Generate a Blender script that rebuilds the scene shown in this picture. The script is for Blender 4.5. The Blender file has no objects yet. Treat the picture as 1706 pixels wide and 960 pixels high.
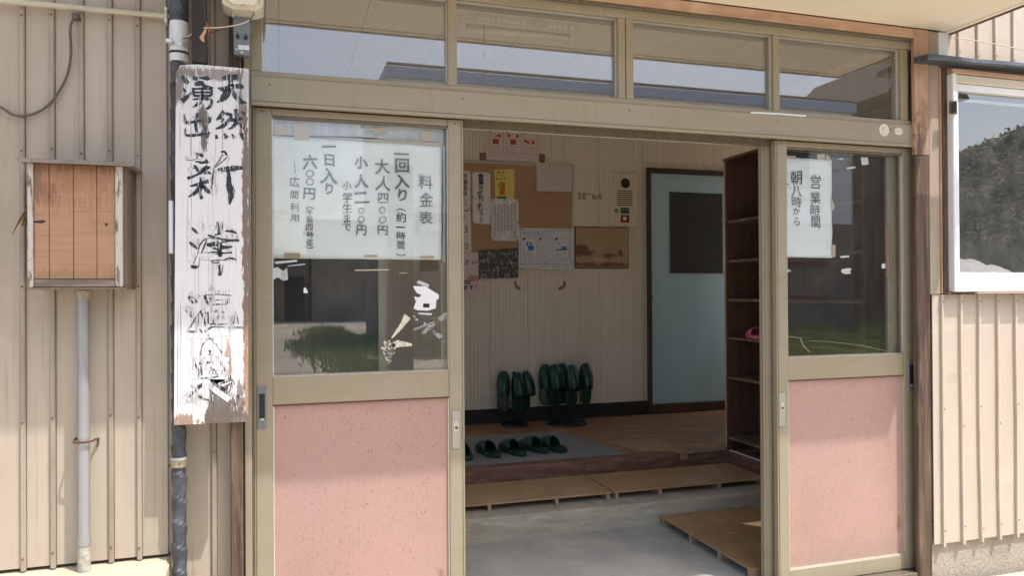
import bpy, bmesh, math, random
from mathutils import Vector, Matrix, noise as mnoise
random.seed(7)
S = bpy.context.scene
COL = S.collection
R = math.radians

# ------------------------------------------------------------------ camera
F, YAW, PITCH, ROLL = 1250.0, .300, .005, -.0059      # focal length in photo pixels, angles in radians
CAM = Vector((0, -2.6, 1.22))
fw = Vector((math.sin(YAW)*math.cos(PITCH), math.cos(YAW)*math.cos(PITCH), math.sin(PITCH)))
rt = Vector((math.cos(YAW), -math.sin(YAW), 0)); up = rt.cross(fw)
rt, up = rt*math.cos(ROLL)+up*math.sin(ROLL), up*math.cos(ROLL)-rt*math.sin(ROLL)
cd = bpy.data.cameras.new('camera'); cam = bpy.data.objects.new('camera', cd); COL.objects.link(cam)
m = Matrix((rt, up, -fw)).transposed().to_4x4(); m.translation = CAM
cam.matrix_world = m
cd.sensor_width = 36; cd.lens = 36*F/1706; cd.clip_start = .05; cd.clip_end = 1500
S.camera = cam

# ------------------------------------------------------------------ sky, sun, exposure
SUN = Vector((.9, -1, 2.72)).normalized()             # direction towards the sun
el = math.asin(SUN.z); az = math.atan2(SUN.x, SUN.y)   # azimuth from +Y, clockwise
w = bpy.data.worlds.new('World'); S.world = w; w.use_nodes = True
nt = w.node_tree; bg = nt.nodes['Background']
sk = nt.nodes.new('ShaderNodeTexSky'); sk.sky_type = 'NISHITA'; sk.sun_disc = False
sk.sun_elevation = el; sk.sun_rotation = az; sk.dust_density = 4.2; sk.air_density = 1.0; sk.ozone_density = .6
nt.links.new(sk.outputs[0], bg.inputs[0]); bg.inputs[1].default_value = .15
sl = bpy.data.lights.new('sun', 'SUN'); sl.energy = 2.6; sl.angle = R(.5); sl.color = (1, .965, .91)
so = bpy.data.objects.new('sun', sl); COL.objects.link(so)
so.rotation_euler = SUN.to_track_quat('Z', 'Y').to_euler(); so.location = (3, -8, 12)
S.view_settings.view_transform = 'Standard'; S.view_settings.look = 'None'
S.view_settings.exposure = 1.02; S.view_settings.gamma = 1
S.cycles.max_bounces = 10; S.cycles.diffuse_bounces = 6; S.cycles.transparent_max_bounces = 16

# ------------------------------------------------------------------ helpers
def W(x, y, Y):                                        # point of the plane Y=const seen at photo pixel x, y
    r = rt*((x-853)/F) - up*((y-480)/F) + fw
    return CAM + r*((Y-CAM.y)/r.y)
def WZ(x, y, Z):
    r = rt*((x-853)/F) - up*((y-480)/F) + fw
    return CAM + r*((Z-CAM.z)/r.z)

def thing(name, label, cat, loc=(0, 0, 0), group=None):
    o = bpy.data.objects.new(name, None); COL.objects.link(o); o.location = loc
    o.empty_display_size = .05
    o['label'] = label; o['category'] = cat
    if group: o['group'] = group
    return o
def root_loc(p):
    v = Vector((0, 0, 0))
    while p: v += p.location; p = p.parent
    return v
def obj(name, bm, mat, parent=None, smooth=False, label=None):
    me = bpy.data.meshes.new(name)
    if parent: bmesh.ops.translate(bm, verts=bm.verts, vec=-root_loc(parent))
    if smooth:
        for f in bm.faces: f.smooth = True
    bm.to_mesh(me); bm.free()
    for mm in (mat if isinstance(mat, (list, tuple)) else [mat]): me.materials.append(mm)
    o = bpy.data.objects.new(name, me); COL.objects.link(o)
    if parent: o.parent = parent
    if label: o['label'] = label
    return o
def tag(o, label, cat, group=None):
    o['label'] = label; o['category'] = cat
    if group: o['group'] = group
    return o
def struct(name, bm, mat):
    o = obj(name, bm, mat); o['kind'] = 'structure'; return o
def stuff(o): o['kind'] = 'stuff'; return o
def B(): return bmesh.new()
def box(bm, x0, x1, y0, y1, z0, z1, bev=0.0, mi=0):
    M = Matrix.Translation(((x0+x1)/2, (y0+y1)/2, (z0+z1)/2)) @ Matrix.Diagonal((abs(x1-x0), abs(y1-y0), abs(z1-z0), 1))
    r = bmesh.ops.create_cube(bm, size=1, matrix=M)
    fs = set(f for v in r['verts'] for f in v.link_faces)
    for f in fs: f.material_index = mi
    if bev:
        es = list(set(e for v in r['verts'] for e in v.link_edges))
        bmesh.ops.bevel(bm, geom=es, offset=bev, segments=1, affect='EDGES', profile=.5)
    return bm
def BX(*a, **k): return box(B(), *a, **k)
def quad(bm, pts, th=None):
    vs = [bm.verts.new(p) for p in pts]; f = bm.faces.new(vs)
    if th is not None:
        r = bmesh.ops.extrude_face_region(bm, geom=[f])
        bmesh.ops.translate(bm, verts=[g for g in r['geom'] if isinstance(g, bmesh.types.BMVert)], vec=th)
        bmesh.ops.recalc_face_normals(bm, faces=bm.faces)
    return bm
def sheet(bm, px, Y, th=.0006):                        # thin plate traced on a plane Y, thickness behind it
    return quad(bm, [W(x, y, Y) for x, y in px], Vector((0, th, 0)))
def cyl(bm, p, q, r, r2=None, n=16, caps=True):
    p, q = Vector(p), Vector(q); d = q-p
    M = Matrix.Translation((p+q)/2) @ d.to_track_quat('Z', 'Y').to_matrix().to_4x4()
    bmesh.ops.create_cone(bm, cap_ends=caps, segments=n, radius1=r, radius2=r if r2 is None else r2, depth=d.length, matrix=M)
    return bm
def tube(bm, pts, r, n=8):
    pts = [Vector(p) for p in pts]; rings = []
    for i, p in enumerate(pts):
        t = (pts[min(i+1, len(pts)-1)]-pts[max(i-1, 0)]).normalized()
        a = t.orthogonal().normalized() if i == 0 else (pa - t*pa.dot(t)).normalized()
        pa = a; b = t.cross(a); rr = r[i] if isinstance(r, (list, tuple)) else r
        rings.append([bm.verts.new(p + (a*math.cos(k*2*math.pi/n)+b*math.sin(k*2*math.pi/n))*rr) for k in range(n)])
    for A, C in zip(rings, rings[1:]):
        for k in range(n): bm.faces.new((A[k], A[(k+1) % n], C[(k+1) % n], C[k]))
    bm.faces.new(rings[0][::-1]); bm.faces.new(rings[-1])
    bmesh.ops.recalc_face_normals(bm, faces=bm.faces)
    return bm
def spline(pts, k=8):
    pts = [Vector(p) for p in pts]; out = []
    P = [pts[0]*2-pts[1]]+pts+[pts[-1]*2-pts[-2]]
    for i in range(1, len(P)-2):
        for j in range(k):
            t = j/k; a, b, c, d = P[i-1], P[i], P[i+1], P[i+2]
            out.append(.5*((2*b)+(c-a)*t+(2*a-5*b+4*c-d)*t*t+(3*b-a-3*c+d)*t**3))
    out.append(pts[-1]); return out
def disc(bm, c, r, Y=None, th=.001, n=24, sx=1, sz=1):
    c = Vector(c)
    return quad(bm, [c+Vector((math.cos(k*2*math.pi/n)*r*sx, 0, math.sin(k*2*math.pi/n)*r*sz)) for k in range(n)], Vector((0, th, 0)))

# ------------------------------------------------------------------ materials
def srgb(r, g, b):
    f = lambda c: (c/255/12.92 if c/255 <= .04045 else ((c/255+.055)/1.055)**2.4)
    return (f(r), f(g), f(b), 1)
def c4(c): return tuple(c) if len(c) == 4 else tuple(c)+(1,)
def texnode(nt, co, kind, scale, detail=6, dist=0, rough=.6):
    mp = nt.nodes.new('ShaderNodeMapping'); mp.inputs['Scale'].default_value = scale
    nt.links.new(co, mp.inputs[0])
    if kind == 'noise':
        t = nt.nodes.new('ShaderNodeTexNoise'); t.inputs['Scale'].default_value = 1; t.inputs['Detail'].default_value = detail
        t.inputs['Roughness'].default_value = rough; t.inputs['Distortion'].default_value = dist
        nt.links.new(mp.outputs[0], t.inputs['Vector']); return t.outputs[0]
    if kind == 'voronoi':
        t = nt.nodes.new('ShaderNodeTexVoronoi'); t.inputs['Scale'].default_value = 1
        nt.links.new(mp.outputs[0], t.inputs['Vector']); return t.outputs['Distance']
    if kind in ('wavex', 'wavez', 'wavey'):
        t = nt.nodes.new('ShaderNodeTexWave'); t.bands_direction = kind[-1].upper(); t.inputs['Scale'].default_value = 1
        t.inputs['Distortion'].default_value = dist; t.inputs['Detail'].default_value = 1
        nt.links.new(mp.outputs[0], t.inputs['Vector']); return t.outputs['Fac']
def ramp(nt, src, lo, hi):
    mr = nt.nodes.new('ShaderNodeMapRange'); mr.inputs[1].default_value = lo; mr.inputs[2].default_value = hi
    nt.links.new(src, mr.inputs[0]); return mr.outputs[0]
def mix(nt, fac, a, b):
    mx = nt.nodes.new('ShaderNodeMix'); mx.data_type = 'RGBA'
    if isinstance(fac, float): mx.inputs[0].default_value = fac
    else: nt.links.new(fac, mx.inputs[0])
    for i, v in ((6, a), (7, b)):
        if isinstance(v, (tuple, list)): mx.inputs[i].default_value = c4(v)
        else: nt.links.new(v, mx.inputs[i])
    return mx.outputs[2]
def mul(nt, a, b, op='MULTIPLY'):
    n = nt.nodes.new('ShaderNodeMath'); n.operation = op
    for i, v in ((0, a), (1, b)):
        if isinstance(v, (int, float)): n.inputs[i].default_value = v
        else: nt.links.new(v, n.inputs[i])
    return n.outputs[0]
MATS = {}
def mat(name, col, rough=.6, layers=(), bump=(), metal=0, spec=.4, blobs=(), coat=0, sheen=0):
    """layers: (kind, scale xyz, lo, hi, colour, strength[, detail]); bump: (kind, scale xyz, height in m)
       blobs: (cx, cz, rx, rz, colour, strength) stains placed in the object's own x/z metres"""
    m = bpy.data.materials.new(name); m.use_nodes = True; nt = m.node_tree
    p = nt.nodes['Principled BSDF']; MATS[name] = m
    p.inputs['Roughness'].default_value = rough; p.inputs['Metallic'].default_value = metal
    p.inputs['Specular IOR Level'].default_value = spec
    if coat: p.inputs['Coat Weight'].default_value = coat; p.inputs['Coat Roughness'].default_value = .15
    co = nt.nodes.new('ShaderNodeTexCoord').outputs['Object']
    c = c4(col)
    for L in layers:
        kind, sc, lo, hi, lc, st = L[:6]
        f = ramp(nt, texnode(nt, co, kind, sc, L[6] if len(L) > 6 else 6), lo, hi)
        c = mix(nt, mul(nt, f, float(st)), c, lc)
    if blobs:
        nz = texnode(nt, co, 'noise', (26, 26, 9), 8, 0, .75); fine = texnode(nt, co, 'noise', (160, 160, 30), 5)
    for cx, cz, rx, rz, bc, st, *so_ in blobs:
        soft = so_[0] if so_ else .14
        mp = nt.nodes.new('ShaderNodeMapping'); mp.inputs['Location'].default_value = (-cx/rx, 0, -cz/rz)
        mp.inputs['Scale'].default_value = (1/rx, 0, 1/rz); nt.links.new(co, mp.inputs[0])
        ln = nt.nodes.new('ShaderNodeVectorMath'); ln.operation = 'LENGTH'; nt.links.new(mp.outputs[0], ln.inputs[0])
        d = mul(nt, mul(nt, ln.outputs['Value'], mul(nt, mul(nt, nz, .5, 'SUBTRACT'), 2.2), 'ADD'),
                mul(nt, mul(nt, fine, .5, 'SUBTRACT'), 2.4), 'ADD')
        f = ramp(nt, d, 1.02+soft*.3, 1.02-soft)
        c = mix(nt, mul(nt, f, float(st)), c, bc)
    if isinstance(c, tuple): p.inputs['Base Color'].default_value = c
    else: nt.links.new(c, p.inputs['Base Color'])
    prev = None
    for b in bump:
        t = texnode(nt, co, b[0], b[1], b[3] if len(b) > 3 else 5)
        bn = nt.nodes.new('ShaderNodeBump'); bn.inputs['Distance'].default_value = b[2]; bn.inputs['Strength'].default_value = .9
        nt.links.new(t, bn.inputs['Height'])
        if prev: nt.links.new(prev, bn.inputs['Normal'])
        prev = bn.outputs[0]
    if prev: nt.links.new(prev, p.inputs['Normal'])
    return m
def glassmat(name, tint, ior, rough=0.0, haze=0.0):
    m = bpy.data.materials.new(name); m.use_nodes = True; nt = m.node_tree; nt.nodes.remove(nt.nodes['Principled BSDF'])
    out = nt.nodes['Material Output']
    tr = nt.nodes.new('ShaderNodeBsdfTransparent'); tr.inputs[0].default_value = c4(tint)
    gl = nt.nodes.new('ShaderNodeBsdfGlossy'); gl.inputs['Roughness'].default_value = rough; gl.inputs[0].default_value = (1, 1, 1, 1)
    fr = nt.nodes.new('ShaderNodeFresnel'); gm = nt.nodes.new('ShaderNodeNewGeometry'); io = nt.nodes.new('ShaderNodeMapRange')   # same reflectance leaving the pane as entering it
    io.inputs[3].default_value = ior; io.inputs[4].default_value = 1/ior; nt.links.new(gm.outputs['Backfacing'], io.inputs[0]); nt.links.new(io.outputs[0], fr.inputs[0])
    mx = nt.nodes.new('ShaderNodeMixShader'); nt.links.new(fr.outputs[0], mx.inputs[0])
    nt.links.new(tr.outputs[0], mx.inputs[1]); nt.links.new(gl.outputs[0], mx.inputs[2]); res = mx.outputs[0]
    # faint dust streaks on the pane
    co = nt.nodes.new('ShaderNodeTexCoord').outputs['Object']
    df = nt.nodes.new('ShaderNodeBsdfDiffuse'); df.inputs[0].default_value = (.55, .53, .48, 1)
    f = mul(nt, ramp(nt, texnode(nt, co, 'noise', (9, 9, 6), 8), .35, .9), haze)
    m2 = nt.nodes.new('ShaderNodeMixShader'); nt.links.new(f, m2.inputs[0]); nt.links.new(res, m2.inputs[1]); nt.links.new(df.outputs[0], m2.inputs[2])
    nt.links.new(m2.outputs[0], out.inputs[0]); MATS[name] = m; return m

BEIGE = (.435, .378, .305)
siding = mat('beige_siding', BEIGE, .5, [
    ('noise', (70, 70, 1.3), .57, .70, (.27, .21, .15), .6), ('noise', (4, 4, 3), .52, .72, (.35, .29, .22), .6), ('noise', (28, 28, 28), .66, .74, (.30, .235, .17), .45), ('noise', (200, 200, 120), .70, .74, (.10, .065, .04), .8, 2),
    ('noise', (6, 6, .8), .42, .75, (0.333, 0.284, 0.221), .75), ('noise', (90, 90, 50), .68, .8, (0.18, 0.135, 0.09), .75),
    ('noise', (2, 2, 6), .5, .8, (0.477, 0.423, 0.36), .5), ('noise', (45, 45, 3), .58, .75, (0.324, 0.27, 0.207), .4)],
    [('noise', (5, 5, 2), .0035), ('noise', (300, 300, 300), .0002)])
siding_edge = mat('beige_siding_rib', (0.36, 0.31, 0.248), .5, [
    ('noise', (10, 10, 3), .42, .7, (0.252, 0.198, 0.144), .85), ('noise', (120, 120, 60), .66, .75, (0.135, 0.09, 0.063), .9)], [('noise', (60, 60, 20), .0006)])
siding_r = mat('cream_siding', (0.504, 0.44, 0.363), .45, [('noise', (80, 80, 1.2), .60, .72, (0.374, 0.286, 0.198), .35), ('noise', (3, 3, 12), .62, .66, (0.429, 0.374, 0.297), .6), ('noise', (210, 210, 120), .71, .74, (0.176, 0.099, 0.055), .8, 2), 
    ('noise', (5, 5, 1), .45, .75, (0.455, 0.397, 0.319), .7), ('noise', (1.5, 1.5, 9), .55, .75, (0.639, 0.561, 0.464), .5),
    ('noise', (80, 80, 40), .72, .8, (0.242, 0.174, 0.117), .8)],
    [('noise', (7, 7, 2.5), .004), ('noise', (300, 300, 300), .0002)])
siding_r_rib = mat('cream_siding_rib', (0.546, 0.485, 0.405), .45, [('noise', (40, 40, 6), .5, .75, (0.365, 0.283, 0.202), .6)], [('noise', (40, 40, 9), .0008)])
alu = mat('bronze_beige_aluminium', (0.329, 0.289, 0.211), .42, [('noise', (1.2, 1.2, 40), .50, .72, (0.24, 0.205, 0.138), .2), ('noise', (40, 40, 1), .55, .7, (0.26, 0.225, 0.152), .45), ('noise', (260, 260, 260), .70, .74, (0.13, 0.1, 0.0644), .7, 2), 
    ('noise', (3, 3, 9), .4, .7, (0.288, 0.257, 0.169), .7), ('noise', (150, 150, 20), .66, .78, (0.18, 0.149, 0.0957), .5),
    ('noise', (9, 9, 60), .6, .8, (0.342, 0.306, 0.215), .5)], [('noise', (8, 8, 8), .0006), ('noise', (200, 200, 20), .00008)], metal=.15, spec=.5)
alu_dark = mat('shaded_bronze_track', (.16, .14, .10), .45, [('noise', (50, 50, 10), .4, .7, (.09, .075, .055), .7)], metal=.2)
silver = mat('silver_bead', (.62, .60, .55), .3, [('noise', (60, 60, 60), .5, .7, (.40, .38, .33), .5)], metal=.5)
rubber = mat('dark_gasket', (.035, .032, .028), .6)
def pinkmat(name, blobs):
    return mat(name, (.41, .258, .22), .42, [
    ('noise', (2.2, 2.2, 1.6), .4, .68, (.345, .225, .205), .75), ('wavex', (62, 1, 1), .35, .9, (.47, .31, .265), .2),
    ('noise', (170, 170, 95), .625, .68, (.22, .10, .07), .85, 3), ('noise', (26, 26, 7), .60, .72, (.33, .205, .17), .45), ('voronoi', (55, 55, 40), .16, .10, (.17, .08, .055), .7), ('noise', (7, 7, 1.5), .5, .75, (.38, .26, .24), .5), ('noise', (1.2, 1.2, 3), .5, .75, (.47, .285, .21), .6),
    ('noise', (300, 300, 40), .62, .75, (.42, .22, .18), .35)],
    [('wavex', (62, 1, 1), .00035), ('noise', (9, 9, 9), .0008)], spec=.5, blobs=blobs)
pink = pinkmat('pink_laminate', [(-.16, .60, .16, .30, (.40, .27, .25), .5, 1.2), (.30, .5, .05, .5, (.38, .24, .20), .5, .9), (-.31, .45, .04, .5, (.36, .23, .20), .5, .9), (.0, .075, .45, .085, (.30, .22, .17), .7, .9), (-.2, .25, .10, .12, (.33, .21, .185), .5, 1.0), (.1, .35, .12, .2, (.47, .30, .255), .5, 1.2), (.27, .205, .014, .04, (.20, .13, .10), .7, .6), (0, .84, .4, .03, (.33, .20, .17), .6, .7)])
white_sun = mat('white_window_aluminium', (.74, .76, .78), .35, [('noise', (8, 8, 8), .5, .8, (.60, .61, .60), .4)], spec=.5)
orange_wood = mat('orange_brown_timber', (0.481, 0.31, 0.21), .65, [
    ('noise', (60, 60, 3), .4, .7, (0.338, 0.202, 0.131), .8), ('noise', (5, 5, 5), .5, .75, (0.611, 0.465, 0.35), .7),
    ('noise', (14, 30, 30), .62, .8, (0.13, 0.093, 0.0788), .6)], [('noise', (90, 90, 5), .001)])
casing_top_w = mat('horizontal_brown_timber', (0.486, 0.32, 0.219), .65, [
    ('noise', (3, 60, 60), .4, .7, (0.338, 0.208, 0.14), .85), ('noise', (6, 5, 5), .5, .75, (0.634, 0.512, 0.385), .7)], [('noise', (5, 90, 90), .001)])
old_post = mat('weathered_brown_post', (0.12, 0.0806, 0.0565), .8, [
    ('noise', (60, 60, 2), .42, .62, (0.0447, 0.0286, 0.0209), .9), ('noise', (90, 90, 5), .58, .72, (0.238, 0.179, 0.131), .75),
    ('noise', (7, 7, 2), .55, .75, (0.203, 0.131, 0.0835), .8)], [('noise', (120, 120, 4), .0025)])
grey_board = mat('dusty_beige_board', (.36, .31, .245), .7, [
    ('noise', (25, 25, 2), .42, .7, (.24, .18, .13), .7), ('noise', (50, 50, 8), .6, .72, (.36, .17, .08), .7)], [('noise', (60, 60, 6), .0008)])
ply_box = mat('orange_plywood', (0.377, 0.228, 0.137), .6, [
    ('noise', (4, 4, 55), .42, .65, (0.303, 0.169, 0.0928), .75), ('noise', (2, 2, 120), .45, .7, (0.45, 0.295, 0.194), .4),
    ('noise', (70, 70, 70), .68, .75, (0.114, 0.059, 0.0352), .6)], [('noise', (6, 6, 120), .0005)],
    blobs=[(0, .345, .60, .12, (0.279, 0.125, 0.06), .75, .8), (.0, .36, .6, .03, (0.14, 0.0688, 0.044), .8, .7), (-.075, .265, .03, .035, (0.14, 0.0602, 0.032), .5, .7), (-.1, .30, .02, .06, (0.177, 0.103, 0.064), .6, .5), (0, .02, .3, .03, (0.233, 0.138, 0.088), .6, .6)])
box_side = mat('grey_brown_box_side', (.22, .16, .115), .75, [('noise', (70, 70, 3), .4, .7, (.12, .085, .065), .8)], [('noise', (80, 80, 6), .001)])
peel_white = mat('peeling_white_paint', (0.48, 0.457, 0.418), .7, [
    ('noise', (60, 60, 12), .53, .60, (0.124, 0.0933, 0.0697), .9), ('noise', (150, 150, 60), .6, .68, (0.0465, 0.0387, 0.031), .8)], [('noise', (60, 60, 20), .001)])
grey_wood = mat('grey_rotten_wood', (.16, .125, .105), .85, [('noise', (9, 40, 70), .45, .65, (.30, .25, .22), .8)], [('noise', (20, 60, 90), .002)])
roof_zinc = mat('brown_zinc_edge', (.21, .18, .15), .5, [('noise', (12, 40, 40), .5, .7, (.36, .31, .26), .7)], metal=.3)
galv = mat('galvanised_pipe', (0.357, 0.374, 0.383), .42, [
    ('noise', (14, 14, 4), .4, .7, (0.264, 0.281, 0.289), .8), ('noise', (60, 60, 2), .5, .75, (0.468, 0.476, 0.476), .5)], [('noise', (40, 40, 10), .0004)], metal=.45)
galv_old = mat('corroded_coupling', (.33, .31, .26), .7, [('noise', (60, 60, 60), .45, .6, (.48, .47, .43), .8), ('noise', (30, 30, 40), .6, .7, (.16, .09, .05), .9)], [('noise', (80, 80, 80), .001)])
rust = mat('rusty_iron', (.13, .06, .035), .8, [('noise', (80, 80, 80), .45, .65, (.06, .03, .02), .8)], [('noise', (90, 90, 90), .001)])
conc_l = mat('pale_concrete', (.50, .44, .33), .85, [
    ('noise', (4, 4, 4), .4, .7, (.40, .345, .26), .8), ('noise', (30, 30, 30), .6, .75, (.28, .24, .18), .6)], [('noise', (60, 60, 60), .002), ('noise', (8, 8, 8), .006)])
plinth = mat('rough_render', (.37, .33, .27), .95, [
    ('noise', (90, 90, 90), .52, .62, (.46, .42, .35), .8), ('noise', (6, 6, 6), .5, .7, (.27, .235, .185), .7)], [('noise', (70, 70, 70), .006), ('noise', (200, 200, 200), .002)])
conc_floor = mat('trowelled_concrete', (0.456, 0.44, 0.392), .8, [('noise', (160, 160, 160), .62, .7, (0.2, 0.2, 0.187), .6), ('noise', (2, 9, 9), .55, .68, (0.572, 0.559, 0.515), .6), 
    ('noise', (3, 3, 3), .3, .8, (0.272, 0.279, 0.272), .9), ('noise', (9, 5, 9), .5, .85, (0.515, 0.515, 0.487), .7), ('noise', (60, 60, 60), .6, .75, (0.229, 0.229, 0.215), .4)],
    [('noise', (20, 20, 20), .0015)])
conc_step = mat('stained_concrete_step', (0.466, 0.435, 0.333), .85, [
    ('noise', (5, 5, 25), .42, .65, (0.342, 0.31, 0.24), .9), ('noise', (8, 8, 40), .6, .72, (0.621, 0.59, 0.497), .8), ('noise', (25, 25, 25), .68, .75, (0.155, 0.132, 0.0931), .8)],
    [('noise', (30, 30, 50), .003)])
ply = mat('duckboard_plywood', (0.422, 0.262, 0.135), .5, [('noise', (1.5, 25, 25), .5, .62, (0.298, 0.171, 0.081), .6, 8), ('noise', (30, 30, 30), .66, .72, (0.174, 0.117, 0.0675), .6), ('noise', (3, 2, 3), .5, .7, (0.546, 0.419, 0.284), .5), 
    ('noise', (2, 60, 60), .42, .7, (0.354, 0.203, 0.0945), .7), ('noise', (5, 5, 5), .5, .8, (0.522, 0.354, 0.203), .5)], [('noise', (4, 80, 80), .0003)])
ply_l = mat('raw_bearer_wood', (0.468, 0.338, 0.234), .7, [('noise', (60, 9, 60), .4, .7, (0.286, 0.195, 0.13), .8)])
riser_w = mat('dark_red_brown_beam', (0.18, 0.0908, 0.063), .5, [
    ('noise', (7, 40, 40), .45, .65, (0.342, 0.182, 0.118), .85), ('noise', (30, 60, 60), .62, .7, (0.54, 0.33, 0.221), .7)], [('noise', (6, 60, 60), .0015)])
floor_w = mat('worn_floor_board', (0.326, 0.183, 0.0955), .45, [
    ('noise', (2.5, 40, 40), .42, .65, (0.192, 0.106, 0.0559), .85), ('noise', (4, 8, 4), .5, .7, (0.517, 0.311, 0.17), .7)], [('noise', (4, 90, 90), .0004)])
cab_w = mat('dark_brown_shelving', (0.128, 0.0718, 0.0497), .55, [
    ('noise', (30, 30, 3), .42, .65, (0.0774, 0.0442, 0.0331), .8), ('noise', (5, 5, 20), .6, .75, (0.221, 0.133, 0.0829), .6)], [('noise', (60, 60, 6), .0006)])
cab_edge = mat('worn_shelf_board', (0.169, 0.11, 0.0722), .6, [('noise', (30, 9, 60), .5, .65, (0.287, 0.228, 0.169), .8), ('noise', (20, 20, 20), .5, .7, (0.0761, 0.0423, 0.0296), .8)])
mat_grey = mat('grey_carpet_mat', (0.272, 0.264, 0.264), .95, [('noise', (250, 250, 250), .4, .7, (0.176, 0.168, 0.16), .7)], [('noise', (400, 400, 400), .002)])
wallp = mat('beige_grooved_wall_panel', (0.766, 0.693, 0.588), .55, [
    ('wavex', (11, 1, 1), .82, .98, (0.538, 0.45, 0.35), .6), ('wavex', (4.2, 1, 1), .6, 1, (0.753, 0.658, 0.538), .6),
    ('noise', (1.5, 1.5, .5), .45, .75, (0.658, 0.565, 0.45), .6), ('noise', (40, 40, 40), .73, .8, (0.35, 0.255, 0.174), .5), ('noise', (30, 30, .7), .5, .7, (0.605, 0.51, 0.403), .5)],
    [('wavex', (11, 1, 1), .0012)])
skirt = mat('black_brown_skirting', (.03, .026, .022), .5)
teal = mat('teal_painted_door', (0.42, 0.604, 0.66), .5, [
    ('noise', (9, 9, 1.2), .42, .7, (0.362, 0.551, 0.569), .7), ('noise', (3, 3, 2), .5, .8, (0.473, 0.662, 0.66), .5)], [('noise', (30, 30, 3), .0004)])
brown_trim = mat('dark_brown_trim', (.085, .045, .032), .5, [('noise', (40, 40, 3), .4, .7, (.05, .028, .02), .7)])
ceil_t = mat('speckled_ceiling_tile', (0.756, 0.716, 0.621), .85, [
    ('noise', (45, 110, 45), .62, .68, (0.351, 0.311, 0.257), .9, 2), ('noise', (3, 3, 3), .4, .8, (0.648, 0.608, 0.513), .5)], [('noise', (45, 110, 45), .001)])
soffit_m = mat('cream_soffit', (.80, .745, .63), .6, [
    ('noise', (2, 2, 2), .4, .75, (.73, .68, .56), .7), ('noise', (5, 5, 5), .62, .8, (.62, .65, .64), .4)], [('noise', (4, 4, 4), .003)])
fascia_b = mat('brown_roof_fascia', (.12, .08, .06), .7, [('noise', (30, 10, 30), .5, .65, (.24, .13, .08), .8), ('noise', (40, 20, 40), .6, .7, (.05, .04, .035), .8)], [('noise', (40, 10, 40), .002)])
flash_b = mat('blue_grey_flashing', (0.0595, 0.0744, 0.0918), .45, [
    ('noise', (9, 30, 30), .45, .62, (0.101, 0.125, 0.161), .8), ('noise', (3, 3, 3), .55, .62, (0.0327, 0.0309, 0.0238), .8), ('noise', (60, 60, 60), .6, .7, (0.196, 0.22, 0.25), .4)], [('noise', (12, 12, 12), .003)], metal=.3)
black_wrap = mat('black_bitumen_wrap', (.05, .055, .065), .42, [
    ('noise', (25, 25, 25), .45, .7, (.11, .12, .14), .8)], [('noise', (22, 22, 30), .008), ('noise', (90, 90, 90), .002)])
char = mat('charred_dark_wood', (.032, .027, .024), .7, [('noise', (50, 50, 5), .5, .7, (.07, .055, .045), .8)], [('noise', (60, 60, 8), .003)])
pvc = mat('white_plastic_duct', (.66, .69, .72), .4, [('noise', (20, 20, 5), .5, .75, (.50, .52, .54), .6)])
pale_conduit = mat('pale_green_conduit', (.48, .46, .36), .5, [('noise', (9, 60, 60), .5, .7, (.36, .33, .25), .6)])
cable_m = mat('grey_brown_cable', (.105, .09, .075), .5)
wire_w = mat('ivory_wire', (.62, .56, .46), .5); wire_d = mat('dark_wire', (.03, .022, .02), .5)
tape_red = mat('brick_red_putty', (.30, .095, .06), .7); tape_tan = mat('torn_tan_cardboard', (.50, .31, .19), .8)
lamp_m = mat('ivory_lamp_cover', (.66, .63, .52), .25, [('noise', (30, 30, 30), .5, .65, (.50, .45, .33), .7), ('noise', (60, 60, 60), .64, .7, (.16, .12, .08), .7)], spec=.6)
box_grey = mat('grey_switch_box', (.205, .225, .24), .4, [('noise', (60, 60, 30), .5, .75, (.14, .15, .16), .5)], metal=.3)
black_p = mat('black_plastic', (.02, .02, .02), .4)
white_p = mat('white_label', (.72, .76, .80), .5)
paper = mat('white_notice_paper', (.77, .84, .85), .75, [('noise', (2.5, 2.5, 14), .54, .62, (.64, .69, .67), .6), ('noise', (16, 16, 5), .62, .68, (.66, .66, .58), .5), 
    ('noise', (4, 4, 4), .45, .7, (.62, .70, .69), .7), ('noise', (8, 8, 2), .62, .75, (.56, .58, .52), .5)], [('noise', (5, 5, 3), .006)])
paper_in = mat('plain_notice_paper', (0.775, 0.725, 0.7), .8, [('noise', (6, 6, 6), .45, .7, (0.7, 0.65, 0.613), .6)])
paper_y = mat('yellow_flyer_paper', (0.759, 0.644, 0.196), .8)
paper_pink = mat('pinkish_poster_paper', (0.728, 0.598, 0.572), .7)
ink = mat('marker_ink', (.045, .055, .062), .6, [('noise', (80, 80, 80), .5, .75, (.12, .14, .15), .6)])
ink_grey = mat('faded_marker_ink', (.12, .15, .16), .6, [('noise', (120, 120, 120), .45, .7, (.25, .29, .30), .7)])
ink_in = mat('printed_ink', (.06, .05, .055), .7)
ink_red = mat('red_print', (.45, .06, .045), .7); ink_blue = mat('blue_print', (.03, .16, .36), .7); ink_gr = mat('grey_print', (.32, .30, .31), .7)
ink_or = mat('orange_print', (.60, .25, .03), .7); ink_green = mat('green_print', (.05, .20, .07), .7)
tape_c = mat('tan_paper_tape', (.50, .42, .31), .7, [('noise', (60, 60, 60), .45, .7, (.42, .34, .25), .6)])
tape_f = mat('cloudy_film_tape', (.50, .54, .56), .5, [('noise', (30, 30, 12), .45, .65, (.36, .38, .38), .8)])
flake = mat('peeled_sticker_remains', (.62, .61, .50), .8, [('noise', (120, 120, 120), .5, .6, (.34, .33, .27), .8)], [('noise', (150, 150, 150), .001)])
sticker_w = mat('glossy_white_sticker', (0.703, 0.731, 0.76), .4)
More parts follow.
